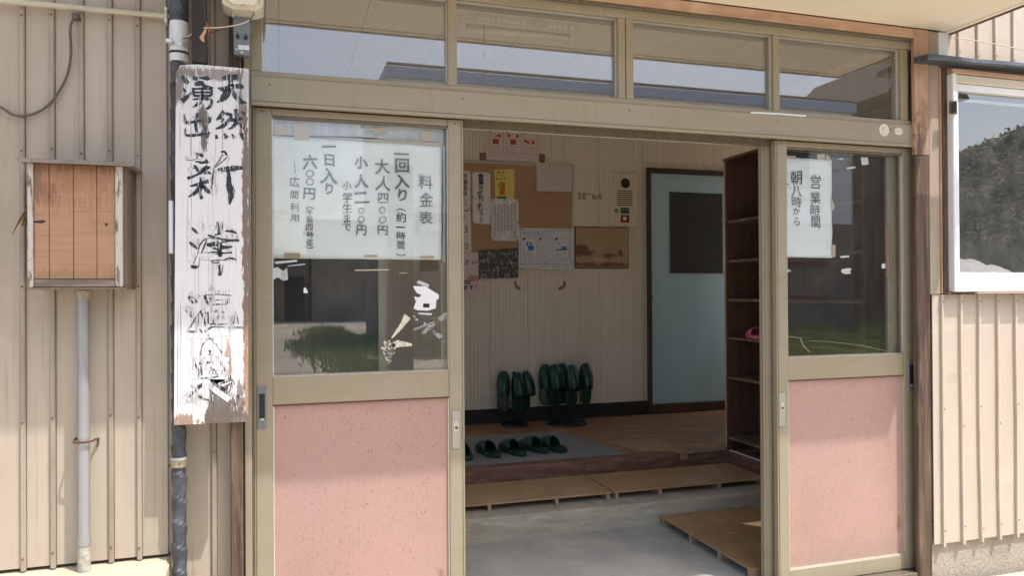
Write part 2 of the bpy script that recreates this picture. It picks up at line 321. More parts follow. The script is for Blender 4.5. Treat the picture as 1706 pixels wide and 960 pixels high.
scrap_w = mat('dull_white_paper_scrap', (.50, .50, .47), .8, [('noise', (150, 150, 150), .5, .62, (.33, .32, .29), .8)])
board_b = mat('tan_pin_board', (0.432, 0.273, 0.155), .8, [('noise', (2, 2, 2), .4, .7, (0.363, 0.22, 0.124), .8), ('noise', (200, 200, 200), .5, .8, (0.502, 0.339, 0.202), .5)])
pin_m = mat('dark_push_pin', (.04, .03, .03), .4)
slip_g = mat('dark_green_rubber', (.008, .045, .028), .33, [('noise', (20, 20, 20), .45, .75, (.014, .06, .04), .6)], spec=.5)
slip_d = mat('worn_green_insole', (.008, .040, .026), .6)
slip_p = mat('pink_rubber', (.60, .17, .24), .5)
stand_m = mat('dark_iron_stand', (.04, .03, .026), .4, metal=.4); knob_m = mat('dark_red_knob', (.10, .022, .015), .3)
icom = mat('ivory_intercom_plate', (0.672, 0.6, 0.48), .5)
glass_dark = mat('dark_door_glass', (0.056, 0.0592, 0.0512), .25, spec=.5)
cloth_m = mat('white_cotton_cloth', (.72, .69, .67), .95, [('noise', (20, 20, 20), .4, .8, (.62, .58, .56), .6)], [('noise', (400, 400, 400), .001)])
tube_m = mat('white_fluorescent_tube', (.72, .72, .68), .3)
glass = glassmat('door_glass', (.96, .965, .96), 1.72, haze=.02)
glass_t = glassmat('transom_glass', (.90, .91, .91), 2.15, haze=.015)
glass_w = glassmat('window_glass', (.90, .91, .91), 2.2, haze=.10)
ground_m = mat('dry_dirt_gravel', (.43, .375, .31), .95, [
    ('noise', (.5, .5, .5), .4, .65, (.33, .285, .23), .8), ('noise', (6, 6, 6), .5, .7, (.50, .45, .38), .7), ('noise', (40, 40, 40), .55, .7, (.20, .17, .14), .6)], [('noise', (12, 12, 12), .02)])
grass_m = mat('grass_blade', (0.232, 0.304, 0.102), .7, [('noise', (2, 2, 2), .4, .6, (0.435, 0.435, 0.217), .8)])
leaf_m = mat('tree_leaf', (.05, .09, .025), .7, [('noise', (3, 3, 3), .4, .7, (.09, .13, .035), .8)])
bark_m = mat('tree_bark', (.12, .09, .065), .9, [('noise', (20, 20, 3), .4, .7, (.07, .05, .04), .8)])
house_w = mat('far_house_wall', (0.806, 0.819, 0.832), .7, [('noise', (1, 1, 1), .4, .7, (0.715, 0.728, 0.741), .6)])
house_d = mat('far_weathered_cladding', (0.213, 0.188, 0.163), .7, [('noise', (3, 3, .6), .4, .7, (0.325, 0.281, 0.237), .8), ('noise', (1, 1, 1), .5, .7, (0.112, 0.1, 0.0875), .7)])
house_blue = mat('far_blue_fascia', (.22, .36, .60), .6)
house_roof = mat('far_dark_roof', (.06, .055, .05), .8); house_red = mat('far_reddish_band', (.22, .10, .07), .8)
hill_m = mat('dry_hillside', (0.206, 0.171, 0.122), .95, [('noise', (1.2, 1.2, 1.2), .5, .56, (0.0562, 0.0585, 0.0306), .9), ('noise', (0.375, 0.36, 0.35), .4, .6, (0.112, 0.117, 0.0612), .8), ('noise', (3, 3, 3), .45, .65, (0.281, 0.242, 0.184), .8)], [('noise', (1.5, 1.5, 1.5), .4)])

# sign board: weathered wood under worn white paint (stains in the board's own metres, origin at its lower left corner)
DW = (.085, .068, .058); TW = (.34, .205, .13)
sign_m = mat('worn_white_sign_paint', (0.644, 0.653, 0.672), .6, [
    ('noise', (170, 170, 2.0), .585, .62, (0.239, 0.212, 0.193), .8), ('noise', (30, 30, 1.2), .58, .70, (0.46, 0.451, 0.442), .6), ('noise', (220, 220, 9), .62, .68, (0.147, 0.12, 0.101), .6),
    ('noise', (9, 9, 9), .45, .75, (0.57, 0.58, 0.607), .5)], [('noise', (150, 150, 4), .0016)],
    blobs=[(.016, 1.0, .020, .062, (0.138, 0.11, 0.0966), .85, .3), (.02, 1.055, .05, .022, (0.184, 0.156, 0.138), .9, .5), (.082, .925, .022, .038, DW, .9, .3),
           (.086, .862, .010, .045, DW, .9, .3), (.197, .98, .016, .12, (0.147, 0.106, 0.0828), .85), (.203, .6, .010, .45, (0.156, 0.11, 0.0828), .95),
           (.207, .13, .012, .17, TW, .9, .3), (.152, .17, .011, .075, TW, .85, .3), (.13, .045, .045, .10, DW, .9), (.14, .0, .07, .05, (0.129, 0.101, 0.0828), .9),
           (.03, .01, .035, .022, (0.276, 0.175, 0.11), .9), (.05, .08, .035, .02, (0.276, 0.258, 0.239), .5), (.185, .07, .012, .06, (0.138, 0.092, 0.0736), .8),
           (.14, 1.055, .08, .018, (0.202, 0.156, 0.129), .8), (.205, 1.02, .012, .06, (0.506, 0.534, 0.552), .8), (.105, .39, .008, .03, (0.414, 0.368, 0.304), .9)])
sign_side = mat('sign_edge_wood', (.24, .17, .12), .8, [('noise', (60, 60, 3), .4, .7, (.12, .085, .06), .8)])
def inkmat(name, hole):
    m = mat(name, (.016, .018, .024), .35, [('noise', (260, 260, 22), .5+hole, .56+hole, (.62, .64, .66), .9, 4), ('noise', (45, 45, 25), .60+hole, .66+hole, (.55, .57, .60), .9, 4)], spec=.5)
    return m
fade_m = mat('faded_brush_wash', (.34, .34, .35), .6, [('noise', (150, 150, 12), .44, .54, (.64, .65, .67), .95, 4), ('noise', (30, 30, 20), .45, .6, (.66, .67, .69), .8)])
ink_a = inkmat('worn_black_brush_paint', .075); ink_b = inkmat('very_worn_black_brush_paint', .0)

# ------------------------------------------------------------------ lettering
GL = {}
def glyph(ch, off=0.0):
    k = (ch, off)
    if k not in GL:
        c = bpy.data.curves.new('g', 'FONT'); c.body = ch; c.size = 1; c.offset = off; c.resolution_u = 3
        o = bpy.data.objects.new('g', c); COL.objects.link(o)
        dg = bpy.context.evaluated_depsgraph_get(); dg.update()
        me = bpy.data.meshes.new_from_object(o.evaluated_get(dg))
        vs = [v.co.xy.copy() for v in me.vertices]; fs = [tuple(p.vertices) for p in me.polygons]
        bpy.data.objects.remove(o); bpy.data.curves.remove(c); bpy.data.meshes.remove(me)
        if vs:
            cx = (min(v.x for v in vs)+max(v.x for v in vs))/2; cy = (min(v.y for v in vs)+max(v.y for v in vs))/2
            full = ord(ch[0]) > 0x2E80
            if full and ch not in 'かまでっ小一二〇ー': cx, cy = cx*.5+.5*.5, cy
            vs = [Vector((v.x-cx, v.y-cy)) for v in vs]
        GL[k] = (vs, fs)
    return GL[k]
def put(bm, ch, px, py, size, Y, off=0.0, jit=1.0, rot=0.0, sx=1.0):
    """one printed or handwritten character centred at photo pixel px,py on plane Y, size in photo pixels"""
    vs, fs = glyph(ch, off)
    px += random.uniform(-.04, .04)*size*jit; py += random.uniform(-.04, .04)*size*jit; size *= 1+random.uniform(-.06, .08)*jit
    c = W(px, py, Y); s = (W(px+1, py, Y)-W(px, py, Y)).length*size
    r = rot + random.uniform(-.08, .08)*jit; kx = sx*(1+random.uniform(-.06, .06)*jit); ky = 1+random.uniform(-.06, .06)*jit
    sh = random.uniform(-.08, .08)*jit; nv = []
    for v in vs:
        x, y = v.x*kx+v.y*sh, v.y*ky
        if jit > .5:
            n = mnoise.noise_vector(Vector((x*2.1+px, y*2.1, py)))*.06*jit; x += n.x; y += n.y
        nv.append(bm.verts.new(c+Vector(((x*math.cos(r)-y*math.sin(r))*s, 0, (x*math.sin(r)+y*math.cos(r))*s))))
    for f in fs:
        try: bm.faces.new([nv[i] for i in f])
        except ValueError: pass
def write(par, m, x, items, Y, off=0.0, jit=1.0, name='character'):
    for it in items:
        b = B(); column(b, x, [it], Y, off, jit); flat_up(b); obj(name, b, m, par)
def column(bm, x, items, Y, off=0.0, jit=1.0):
    for ch, y, s in items:
        if ch in '（）': put(bm, ch, x, y, s, Y, off, jit*.4, rot=-math.pi/2)
        elif ch == 'ー': put(bm, '｜', x, y, s, Y, off, jit)
        else: put(bm, ch, x, y, s, Y, off, jit)
def lines(bm, x0, x1, y, s, text, Y, off=0.0):
    n = len(text); st = (x1-x0)/max(1, n)
    for i, ch in enumerate(text):
        if ch.strip(): put(bm, ch, x0+st*(i+.5), y(x0+st*(i+.5)) if callable(y) else y, s, Y, off, 0)
def brush(bm, pts, o, s, Y, th=.0):
    """a brush stroke: (x, y, width) in enlarged-photo pixels with origin o and zoom s"""
    P = [(Vector((o[0]+x/s, o[1]+y/s, 0)), (wd/s)) for x, y, wd in pts]
    C = spline([Vector((p.x, p.y, wd)) for p, wd in P], 7) if len(P) > 1 else P
    L = []; Rr = []; n = len(C)
    for i, c in enumerate(C):
        a = C[min(i+1, n-1)]; b = C[max(i-1, 0)]; t = Vector((a.x-b.x, a.y-b.y)).normalized(); nn = Vector((-t.y, t.x))
        h = max(.5, c.z*.74)*(1+.28*mnoise.noise(Vector((c.x*.9, c.y*.9, 3))))
        for lst, sg in ((L, 1), (Rr, -1)):
            q = Vector((c.x, c.y))+nn*h*sg*(1+.18*mnoise.noise(Vector((c.x*1.7, c.y*1.7, sg*9))))
            lst.append(bm.verts.new(W(q.x, q.y, Y)))
    for i in range(n-1): bm.faces.new((L[i], L[i+1], Rr[i+1], Rr[i]))
def flat_up(bm):
    for f in bm.faces:
        f.normal_update()
        if f.normal.y > 0: f.normal_flip()

exec_order = None
# ================================================================== THE SETTING
# outside ground (only seen in the panes' reflections)
bm = B(); bmesh.ops.create_grid(bm, x_segments=60, y_segments=60, size=1, matrix=Matrix.Translation((0, 0, -.104)) @ Matrix.Diagonal((300, 300, 1, 1)))
struct('ground', bm, ground_m)
struct('apron', BX(-1.2, 8, -1.1, -.045, -.14, -.05, .01), conc_l)
struct('concrete_ledge', BX(-2.6, -.325, -.95, -.01, -.14, .402, .01), conc_l)
struct('right_plinth', BX(2.69, 7, -.012, .14, -.14, .2, 0), plinth)

# interior: entry floor, step, raised floor, walls, ceiling
struct('entry_floor', BX(-.6, 3.3, .0, .93, -.12, 0), conc_floor)
struct('concrete_step', BX(-.6, 2.7, .925, 1.53, -.11, .118, .006), conc_step)
rf = obj('raised_floor', BX(-.6, 3.95, 1.50, 2.90, -.1, .17), riser_w); rf['kind'] = 'structure'
obj('front_beam', BX(-.6, 2.69, 1.482, 1.56, .119, .2235, .004), riser_w, rf)
obj('side_beam', BX(2.672, 2.75, .15, 1.478, .0, .2225, .004), riser_w, rf)
obj('side_base', BX(2.76, 3.1, .15, 1.478, -.1, .21), riser_w, rf)
y = 1.562; k = 0
while y < 2.86:
    wd = .098+.012*((k*7) % 3); y1 = min(y+wd, 2.868); x = -.6; cuts = [.35+.5*((k*5) % 4), 1.9+.45*((k*3) % 4)]
    for c in cuts+[3.94]:
        obj('floor_board', BX(x, c-.0015, y, y1-.002, .172, .2245+.0012*((k*13) % 3)-.001, .0015), floor_w, rf); x = c
    y = y1; k += 1
BWY = 2.872
bw = obj('back_wall', BX(-.7, 4.0, BWY+.004, 3.0, -.1, 2.62), wallp); bw['kind'] = 'structure'
x = .02
while x < 3.9:                                        # grooved panels, the joints recessed
    if x+.30 < 2.80 or x > 3.72: obj('wall_panel', BX(x+.001, x+.299, BWY-.004, BWY+.006, .23, 2.5, .0012), wallp, bw)
    elif x < 2.80:
        obj('wall_panel', BX(x+.001, 2.80, BWY-.004, BWY+.006, .23, 2.5, .0012), wallp, bw)
        obj('wall_panel', BX(2.802, 3.719, BWY-.004, BWY+.006, 2.262, 2.5, .0012), wallp, bw)
    x += .30
obj('skirting_board', BX(-.59, 2.825, BWY-.018, BWY-.005, .2265, .335, .002), skirt, bw)
b = B(); box(b, -.72, -.60, .12, .75, -.1, 2.62); box(b, -.72, -.60, 2.82, 3.0, -.1, 2.62); box(b, -.72, -.60, .7501, 2.8199, -.1, .40); box(b, -.72, -.60, .7501, 2.8199, 2.45, 2.62)
struct('left_inner_wall', b, wallp)
t = thing('added_window', 'unseen window added in the left hall wall to brighten the hall', 'window', (-.66, 1.7, .75))  # unseen window, added to bring daylight into the hall
for q in ((.7505, 2.8195, .401, .44), (.7505, 2.8195, 2.41, 2.449), (.7505, .79, .4405, 2.4095), (2.78, 2.8195, .4405, 2.4095), (1.76, 1.80, .4405, 2.4095)): obj('sash', BX(-.68, -.65, *q, .001), white_sun, t)
for q in ((.7905, 1.7595), (1.8005, 2.7795)): obj('window_pane', BX(-.667, -.663, *q, .4405, 2.4095), glass, t)
struct('right_inner_wall', BX(3.05, 3.17, .17, 1.62, -.1, 2.62), wallp)
b = B(); box(b, 3.95, 4.07, 1.5, 1.65, -.1, 2.62); box(b, 3.95, 4.07, 2.86, 3.0, -.1, 2.62); box(b, 3.95, 4.07, 1.6501, 2.42, -.1, 2.62); box(b, 3.95, 4.07, 2.4201, 2.8599, -.1, .9); box(b, 3.95, 4.07, 2.4201, 2.8599, 2.40, 2.62)
struct('right_hall_wall', b, wallp)  # opening in this unseen wall is added to let sun brighten the hall
struct('hall_return_wall', BX(3.17, 3.95, 1.5, 1.62, -.1, 2.62), wallp)
cl = obj('ceiling', BX(-.72, 4.07, .11, 3.0, 2.515, 2.62), brown_trim); cl['kind'] = 'structure'
x = -.77
while x < 4.0:
    y = .115+ (0 if int(round(x/.385)) % 2 else -.4)
    while y < 2.86:
        a, b = max(y, .112), min(y+.80, 2.866)
        if b > a+.02 and x+.38 > -.59: obj('ceiling_tile', BX(max(x, -.595)+.0015, min(x+.385, 3.94)-.0015, a+.0015, b-.0015, 2.500, 2.516, .0015), ceil_t, cl)
        y += .80
    x += .385
# wall carcase above and beside the opening
struct('upper_wall', BX(-.72, 2.69, .012, .11, 2.348, 4.3), siding)
struct('left_carcase_wall', BX(-3.2, -.112, .045, .112, -.14, 2.36), siding)
struct('right_carcase_wall', BX(2.70, 7, .022, .165, .19, 1.235), siding_r)
struct('right_carcase_upper', BX(2.66, 7, .022, .165, 2.16, 4.3), siding_r)
struct('left_carcase_upper', BX(-3.2, -.73, .045, .112, 2.362, 4.3), siding)
struct('main_roof_slab', BX(-.75, 4.1, .17, 3.1, 4.3, 4.42), house_roof)
# partition inside the hall behind the left door, seen through its glass
t = thing('partition_door', 'dark blue grey inner partition door with silver stile behind the left glass', 'door', (0, .62, 0))
obj('door_leaf', BX(-.59, .395, .62, .65, .003, 1.98, .002), mat('dark_slate_panel', (.045, .055, .065), .45), t)
obj('stile', BX(.397, .432, .612, .652, .003, 1.99, .003), silver, t)

# left siding wall
def siding_wall(name, label, xs, z0, z1, Y, m, mrib, rib_w, sc=True, side=None):
    t = thing(name, label, 'siding wall', (xs[0], Y, z0)); n = len(xs)
    for i, (a, b) in enumerate(zip(xs, xs[1:])):
        obj('siding_panel', BX(a+rib_w*.5, b-rib_w*.5, Y, Y+.006, z0, z1, .001), m, t)
    for i, x in enumerate(xs[:-1]):
        if i == 0: continue
        b = B(); box(b, x-rib_w*.5+.0006, x+rib_w*.5-.0006, Y-.010, Y+.004, z0-.008, z1, .0028)
        r = obj('rib', b, mrib, t)
        if sc:
            b = B()
            z = z0+.03+.01*(i % 2)
            while z < z1:
                if z-z0 < .08 or (i % 2) == 0 or z-z0 > .3: disc(b, (x, Y-.0125, z), .0024, th=.002, n=8)
                z += .40+.03*((i*3) % 3)
            stuff(obj('screw', b, wire_d, r))
    obj('backing', BX(xs[0], xs[-1], Y+.007, Y+.012, z0+.004, z1-.004), siding_edge, t)
    return t
xl = [-.324-.0775*i+ (0) for i in range(0, 20)][::-1]
xl = [x-.012 for x in xl]+[-.326]
xl = sorted(set(xl))[:-2]+[-.326]
sw = siding_wall('siding_wall', 'beige metal siding wall behind the wooden box and the galvanised pipe', xl, .413, 3.7, -.06, siding, siding_edge, .0155)
b = BX(-.3255, -.3185, -.066, .044, .40, 3.7, .001); obj('corner_trim', b, siding_edge, sw)
siding_wall('siding_wall', 'narrow beige metal siding strip below and above the painted sign board', [-.317, -.205, -.128], -.13, 2.34, .0, siding, siding_edge, .017)

# right siding wall: slightly leaning ribs like the photograph's
t = thing('siding_wall', 'sunlit cream siding wall below the white window, dented ribs', 'siding wall', (2.69, -.03, .112))
Yr = -.03
rx = [W(x, 500, Yr).x for x in (1553, 1567.6, 1599, 1628.6, 1660, 1690, 1718, 1746)]
rb = [W(x, 890, Yr).x for x in (1552, 1567.6, 1604, 1634, 1664, 1693.5, 1722, 1750)]
ZT, ZB = 1.196, .112
def lean(i, z):
    k = max(0, min(1, (.45-z)/.34)) if i > 1 else 0
    return rx[i]+(rb[i]-rx[i])*k + (.0015*math.sin(z*7+i*2) if i > 1 else 0)
zs = [ZB, .2, .3, .40, .45, .6, .8, 1.0, ZT]
for i in range(len(rx)-1):
    b = B(); va = []; hw = .0075
    for z in zs:
        a = lean(i, z)+(hw if i else 0); c = lean(i+1, z)-hw
        dd = .003*mnoise.noise(Vector((i*3.1, z*3, 0)))
        va.append([b.verts.new((a, Yr, z)), b.verts.new(((a+c)/2, Yr+dd*.8, z)), b.verts.new((c, Yr, z))])
    for r0, r1 in zip(va, va[1:]):
        for j in (0, 1): b.faces.new((r0[j], r0[j+1], r1[j+1], r1[j]))
    r = bmesh.ops.extrude_face_region(b, geom=b.faces[:]); bmesh.ops.translate(b, verts=[g for g in r['geom'] if isinstance(g, bmesh.types.BMVert)], vec=(0, .004, 0))
    bmesh.ops.recalc_face_normals(b, faces=b.faces); obj('siding_panel', b, siding_r, t)
    if i:
        b = B(); rings = []
        for z in [ZB-.012]+zs[1:]:
            x = lean(i, z); rings.append([b.verts.new((x+dx, Yr+dy, z)) for dx, dy in ((-hw+.001, .003), (-hw+.002, -.011), (hw-.003, -.012), (hw-.001, .003))])
        for A, C in zip(rings, rings[1:]):
            for j in range(4): b.faces.new((A[j], A[(j+1) % 4], C[(j+1) % 4], C[j]))
        b.faces.new(rings[0]); b.faces.new(rings[-1][::-1]); bmesh.ops.recalc_face_normals(b, faces=b.faces)
        r = obj('rib', b, siding_r_rib, t)
        b = B()
        for z in (.16+.01*(i % 3), .62+.08*(i % 2), 1.165): disc(b, (lean(i, z)+.002, Yr-.0145, z), .0026, th=.002, n=8)
        stuff(obj('screw', b, rust, r))
# upper right siding wall, above the blue flashing
xs = [W(x, 70, Yr).x for x in (1565, 1596, 1627.5, 1657, 1687, 1718, 1750, 1782)]
siding_wall('siding_wall', 'bright upper siding wall right of the canopy, above the blue flashing', xs, 2.225, 4.2, Yr, siding_r, siding_r_rib, .016)
siding_wall('siding_wall', 'far right siding wall continuing past the white window', [3.62+.11*i for i in range(18)], .112, 4.2, -.028, siding_r, siding_r_rib, .016, sc=False)

# ================================================================== DOOR FRAME
def alu_screw(x, z, y, par):
    b = B(); disc(b, (x, y, z), .0028, th=.0015, n=10); obj('screw', b, rust, par)
FR = thing('entrance_frame', 'bronze beige aluminium entrance frame with four transom panes above the doors', 'door frame', (1.28, .05, 0))
def part(name, par, m, *a, bev=.0015): return obj(name, BX(*a, bev=bev), m, par)
part('jamb', FR, alu, -.111, -.089, -.012, .10, -.02, 2.30); part('jamb', FR, alu, 2.656, 2.682, -.012, .10, -.02, 2.30)
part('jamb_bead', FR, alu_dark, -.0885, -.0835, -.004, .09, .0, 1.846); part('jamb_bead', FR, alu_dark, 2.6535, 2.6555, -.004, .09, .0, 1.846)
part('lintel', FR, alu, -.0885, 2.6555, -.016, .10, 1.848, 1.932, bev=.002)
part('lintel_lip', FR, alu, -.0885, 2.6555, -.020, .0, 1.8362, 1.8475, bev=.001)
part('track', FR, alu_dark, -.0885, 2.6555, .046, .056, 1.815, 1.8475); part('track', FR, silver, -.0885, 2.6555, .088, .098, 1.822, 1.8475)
part('transom_sill', FR, alu, -.0885, 2.6555, -.006, .08, 1.9325, 1.952)
part('head', FR, alu, -.0885, 2.6555, -.008, .09, 2.262, 2.302)
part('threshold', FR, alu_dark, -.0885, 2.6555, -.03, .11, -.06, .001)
bays = [(-.054, .571), (.604, 1.231), (1.295, 1.922), (1.952, 2.569)]
part('mullion', FR, alu, -.0885, -.055, -.004, .07, 1.9525, 2.2615)
part('mullion', FR, alu, .5715, .6035, -.004, .07, 1.9525, 2.2615)
part('mullion', FR, alu, 1.2315, 1.2605, -.004, .07, 1.9525, 2.2615); part('mullion', FR, alu, 1.2635, 1.2945, -.004, .07, 1.9525, 2.2615)
part('mullion', FR, alu, 1.9225, 1.9515, -.004, .07, 1.9525, 2.2615)
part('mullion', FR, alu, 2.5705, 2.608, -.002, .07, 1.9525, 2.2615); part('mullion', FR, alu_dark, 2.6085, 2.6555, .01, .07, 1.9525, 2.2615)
for a, b_ in bays:
    f = obj('transom_pane', BX(a-.002, b_+.002, .0245, .0285, 1.951, 2.263), glass_t, FR)
    b = B()
    for q in ((a, b_, .012, .024, 1.953, 1.9555), (a, b_, .012, .024, 2.2585, 2.261), (a, a+.0028, .012, .024, 1.956, 2.258), (b_-.0028, b_, .012, .024, 1.956, 2.258)): box(b, *q)
    obj('glazing_bead', b, silver, f)

for xx in (-.03, .62, 1.27, 1.93, 2.5): alu_screw(xx, 1.905, -.0175, FR)
def leaf(name, label, x0, x1, Y, pull, lock):
    t = thing(name, label, 'sliding door', ((x0+x1)/2, Y, 0)); y0, y1 = Y-.015, Y+.013
    wl, wr = (.059, .055) if pull == 'l' else (.055, .059)
    part('stile', t, alu, x0, x0+wl, y0, y1, .004, 1.836); part('stile', t, alu, x1-wr, x1, y0, y1, .004, 1.836)
    a, c = x0+wl+.0006, x1-wr-.0006
    part('rail', t, alu, a, c, y0+.002, y1, 1.814, 1.836); part('rail', t, alu, a, c, y0+.002, y1, .848, .940); part('rail', t, alu, a, c, y0+.002, y1, .004, .066)
    # stepped beads round the glass
    g = obj('glass_pane', BX(a-.003, c+.003, Y-.002, Y+.002, .9385, 1.816), glass, t)
    b = B()
    for q in ((a, c, y0+.005, Y-.003, .9405, .9435), (a, a+.003, y0+.005, Y-.003, .944, 1.812), (c-.003, c, y0+.005, Y-.003, .944, 1.812)): box(b, *q)
    obj('glazing_bead', b, silver, g)
    b = B(); box(b, a, c, y0+.004, Y-.003, 1.803, 1.8135, .001); obj('gasket', b, alu_dark, g)
    p = obj('lower_panel', BX(a-.003, c+.003, Y-.003, Y+.003, .064, .850), pink, t)
    b = B()
    for q in ((a, c, y0+.005, Y-.0035, .0665, .0715), (a, a+.004, y0+.005, Y-.0035, .072, .842), (c-.004, c, y0+.005, Y-.0035, .072, .842)): box(b, *q)
    obj('panel_bead', b, silver, p)
    b = B(); box(b, a, c, y0+.006, Y-.0035, .8425, .8475); obj('gasket', b, mat('red_brown_gasket', (.13, .055, .045), .7), p)
    b = B()
    for xx in (x0+.006, x1-.0085): box(b, xx, xx+.0022, y0-.0012, y0+.001, .01, 1.83)
    obj('stile_ridge', b, alu_dark, t)
    # recessed pull near the outer edge
    for xx, zz in ((x0+.028, 1.822), (x1-.028, 1.822), (x0+.028, .03), (x1-.028, .03)): alu_screw(xx, zz, y0-.0015, t)
    if pull:
        px0 = x0+.010 if pull == 'l' else x1-.040; px1 = px0+.030
        h = obj('pull_handle', BX(px0, px1, y0-.0035, y0+.001, .772, .912, .001), box_grey, t)
        obj('recess', BX(px0+.006, px1-.006, y0-.0042, y0-.003, .800, .888), black_p, h)
        obj('latch', BX(px0+.008, px1-.008, y0-.0065, y0-.0035, .799, .806, .001), silver, h)
    if lock:
        lx0 = x1-.047 if lock == 'r' else x0+.006; lx1 = lx0+.030
        h = obj('lock_plate', BX(lx0, lx1, y0-.005, y0+.0005, .662, .796, .002), mat('brushed_lock_plate', (.42, .42, .40), .35, metal=.6), t)
        b = B(); cx = (lx0+lx1)/2; cz = .742
        quad(b, [Vector((cx+math.cos(k*math.pi/8)*.0085, y0-.0062, cz+math.sin(k*math.pi/8)*.0085+(.009 if k <= 8 else -.009))) for k in range(16)], Vector((0, .0015, 0)))
        obj('lock_rim', b, silver, h); b = B(); disc(b, (cx, y0-.0078, cz-.005), .0055, th=.001, n=12); obj('keyhole', b, rust, h)
    return t
LD = leaf('sliding_door', 'left outer sliding door with the price list behind its glass', -.083, .629, .030, 'l', 'r')
RD = leaf('sliding_door', 'right outer sliding door with the opening hours paper behind its glass', 1.942, 2.653, .030, 'r', 'l')
leaf('sliding_door', 'inner sliding door pushed back behind the right outer door', 1.907, 2.619, .070, None, None)
leaf('sliding_door', 'inner sliding door pushed back behind the left outer door', -.081, .619, .070, None, None)

# timber casing and posts
t = thing('timber_casing', 'orange brown timber casing along the top and right of the entrance', 'door casing', (1.3, -.02, 2.3))
part('head_board', t, casing_top_w, -.30, 2.612, -.034, .008, 2.3035, 2.345, bev=.003)
part('corner_board', t, mat('orange_timber_darkening_below', (0.463, 0.3, 0.204), .65, [('noise', (60, 60, 3), .4, .7, (0.325, 0.195, 0.128), .8), ('noise', (5, 5, 5), .5, .75, (0.587, 0.45, 0.34), .7), ('noise', (90, 90, 5), .6, .7, (0.163, 0.12, 0.0935), .6)], [('noise', (90, 90, 5), .001)], blobs=[(1.355, -.52, .03, .26, (.16, .10, .07), .85, .8), (1.33, -.55, .02, .22, (.10, .065, .045), .9, .5)]), 2.613, 2.688, -.036, -.0135, 1.80, 2.345, bev=.003)
part('inner_strip', t, alu_dark, -.112, 2.612, -.024, -.009, 2.292, 2.303)
t = tag(obj('wooden_post', BX(2.612, 2.687, -.036, -.0135, -.13, 1.798, bev=.004), old_post), 'dark weathered timber post between the right pink door and the cream siding', 'wooden post')
bx = B()
for k in range(13):
    pass
bx.free()
tag(obj('wooden_post', BX(-.153, -.116, -.052, -.001, -.13, 2.32, bev=.003), old_post), 'brown weathered timber post between the sign board and the left door', 'wooden post')
t = thing('corner_board', 'dusty beige corner board between the entrance casing and the white window', 'board', (2.72, -.03, 1.2))
part('board', t, grey_board, 2.6885, 2.745, -.034, .02, 1.198, 2.342, bev=.002)
part('edge_strip', t, orange_wood, 2.7455, 2.752, -.040, .02, 1.20, 2.185, bev=.001)
part('end_board', t, pvc, 2.7455, 2.80, -.034, .02, 2.226, 2.342, bev=.002)

# ------------------------------------------------------------------ white window at right
t = thing('window', 'white aluminium window at the right edge with reflections of a hillside', 'window', (3.2, -.04, 1.2))
X1 = 3.62
part('timber_surround', t, old_post, 2.7525, 2.778, -.046, .02, 1.200, 2.185, bev=.002)
part('head_timber', t, orange_wood, 2.7785, X1, -.075, .02, 2.157, 2.176, bev=.002)
part('outer_frame', t, white_sun, 2.7785, 2.800, -.075, .0, 1.208, 2.155, bev=.003)
part('outer_frame', t, mat('cream_window_head', (.58, .53, .43), .5), 2.8005, X1, -.066, .0, 2.118, 2.155, bev=.003)
part('outer_frame', t, white_sun, 2.8005, X1, -.072, .0, 1.208, 2.1 and 1.232, bev=.003)
part('sash', t, white_sun, 2.8005, 2.824, -.062, -.02, 1.233, 2.117, bev=.003)
part('sash', t, white_sun, 2.8245, X1, -.062, -.02, 1.233, 1.292, bev=.003)
part('sash', t, white_sun, 2.8245, X1, -.060, -.02, 2.088, 2.117, bev=.003)
part('inner_bead', t, white_sun, 2.8245, 2.8335, -.050, -.02, 1.293, 2.087, bev=.001)
part('window_pane', t, glass_w, 2.834, X1, -.038, -.034, 1.293, 2.087, bev=0)
part('sill_timber', t, old_post, 2.752, X1, -.062, .02, 1.197, 1.2065, bev=.002)
part('drip_strip', t, mat('buff_sill_strip', (.42, .35, .26), .6), 2.90, X1, -.080, -.063, 1.1985, 1.206, bev=.001)
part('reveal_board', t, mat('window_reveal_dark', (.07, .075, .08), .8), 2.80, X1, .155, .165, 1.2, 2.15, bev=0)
part('inner_sill', t, grey_board, 2.80, X1, -.019, .154, 1.24, 1.288, bev=0)
part('blind_rail', t, pvc, 2.86, X1, -.012, .0, 2.055, 2.068, bev=.001)
br = thing('bracket', 'small broken brown hinge bracket on the left side of the white window', 'bracket', (2.76, -.07, 1.95))
z = W(1575, 178, -.08).z
b = B(); box(b, 2.752, 2.790, -.086, -.077, z-.028, z+.028, .002); obj('plate', b, old_post, br)
b = B(); box(b, 2.757, 2.763, -.094, -.0865, z-.024, z+.02, .001); box(b, 2.770, 2.776, -.094, -.0865, z-.02, z+.026, .001); obj('knuckle', b, char, br)
# crumpled cloth inside the window
b = B(); N = 46; g = []
for i in range(N):
    row = []
    for j in range(22):
        u, v = i/(N-1), j/21
        x = 2.838+u*.33; y = -.026+v*.15
        h = (max(0, math.sin(v*math.pi))**.5)*(.020+.066*(1-u)**.45*(1 if u < .98 else .3))
        h *= .80+.45*mnoise.noise(Vector((x*17, y*22, 1)))+.10*mnoise.noise(Vector((x*50, y*60, 4)))
        row.append(b.verts.new((x+.01*mnoise.noise(Vector((u*5, v*5, 7))), y, 1.2905+max(.0, h)+.002)))
    g.append(row)
for i in range(N-1):
    for j in range(21): b.faces.new((g[i][j], g[i+1][j], g[i+1][j+1], g[i][j+1]))
r = bmesh.ops.extrude_face_region(b, geom=b.faces[:]); bmesh.ops.translate(b, verts=[q for q in r['geom'] if isinstance(q, bmesh.types.BMVert)], vec=(0, 0, -.0018))
bmesh.ops.recalc_face_normals(b, faces=b.faces)
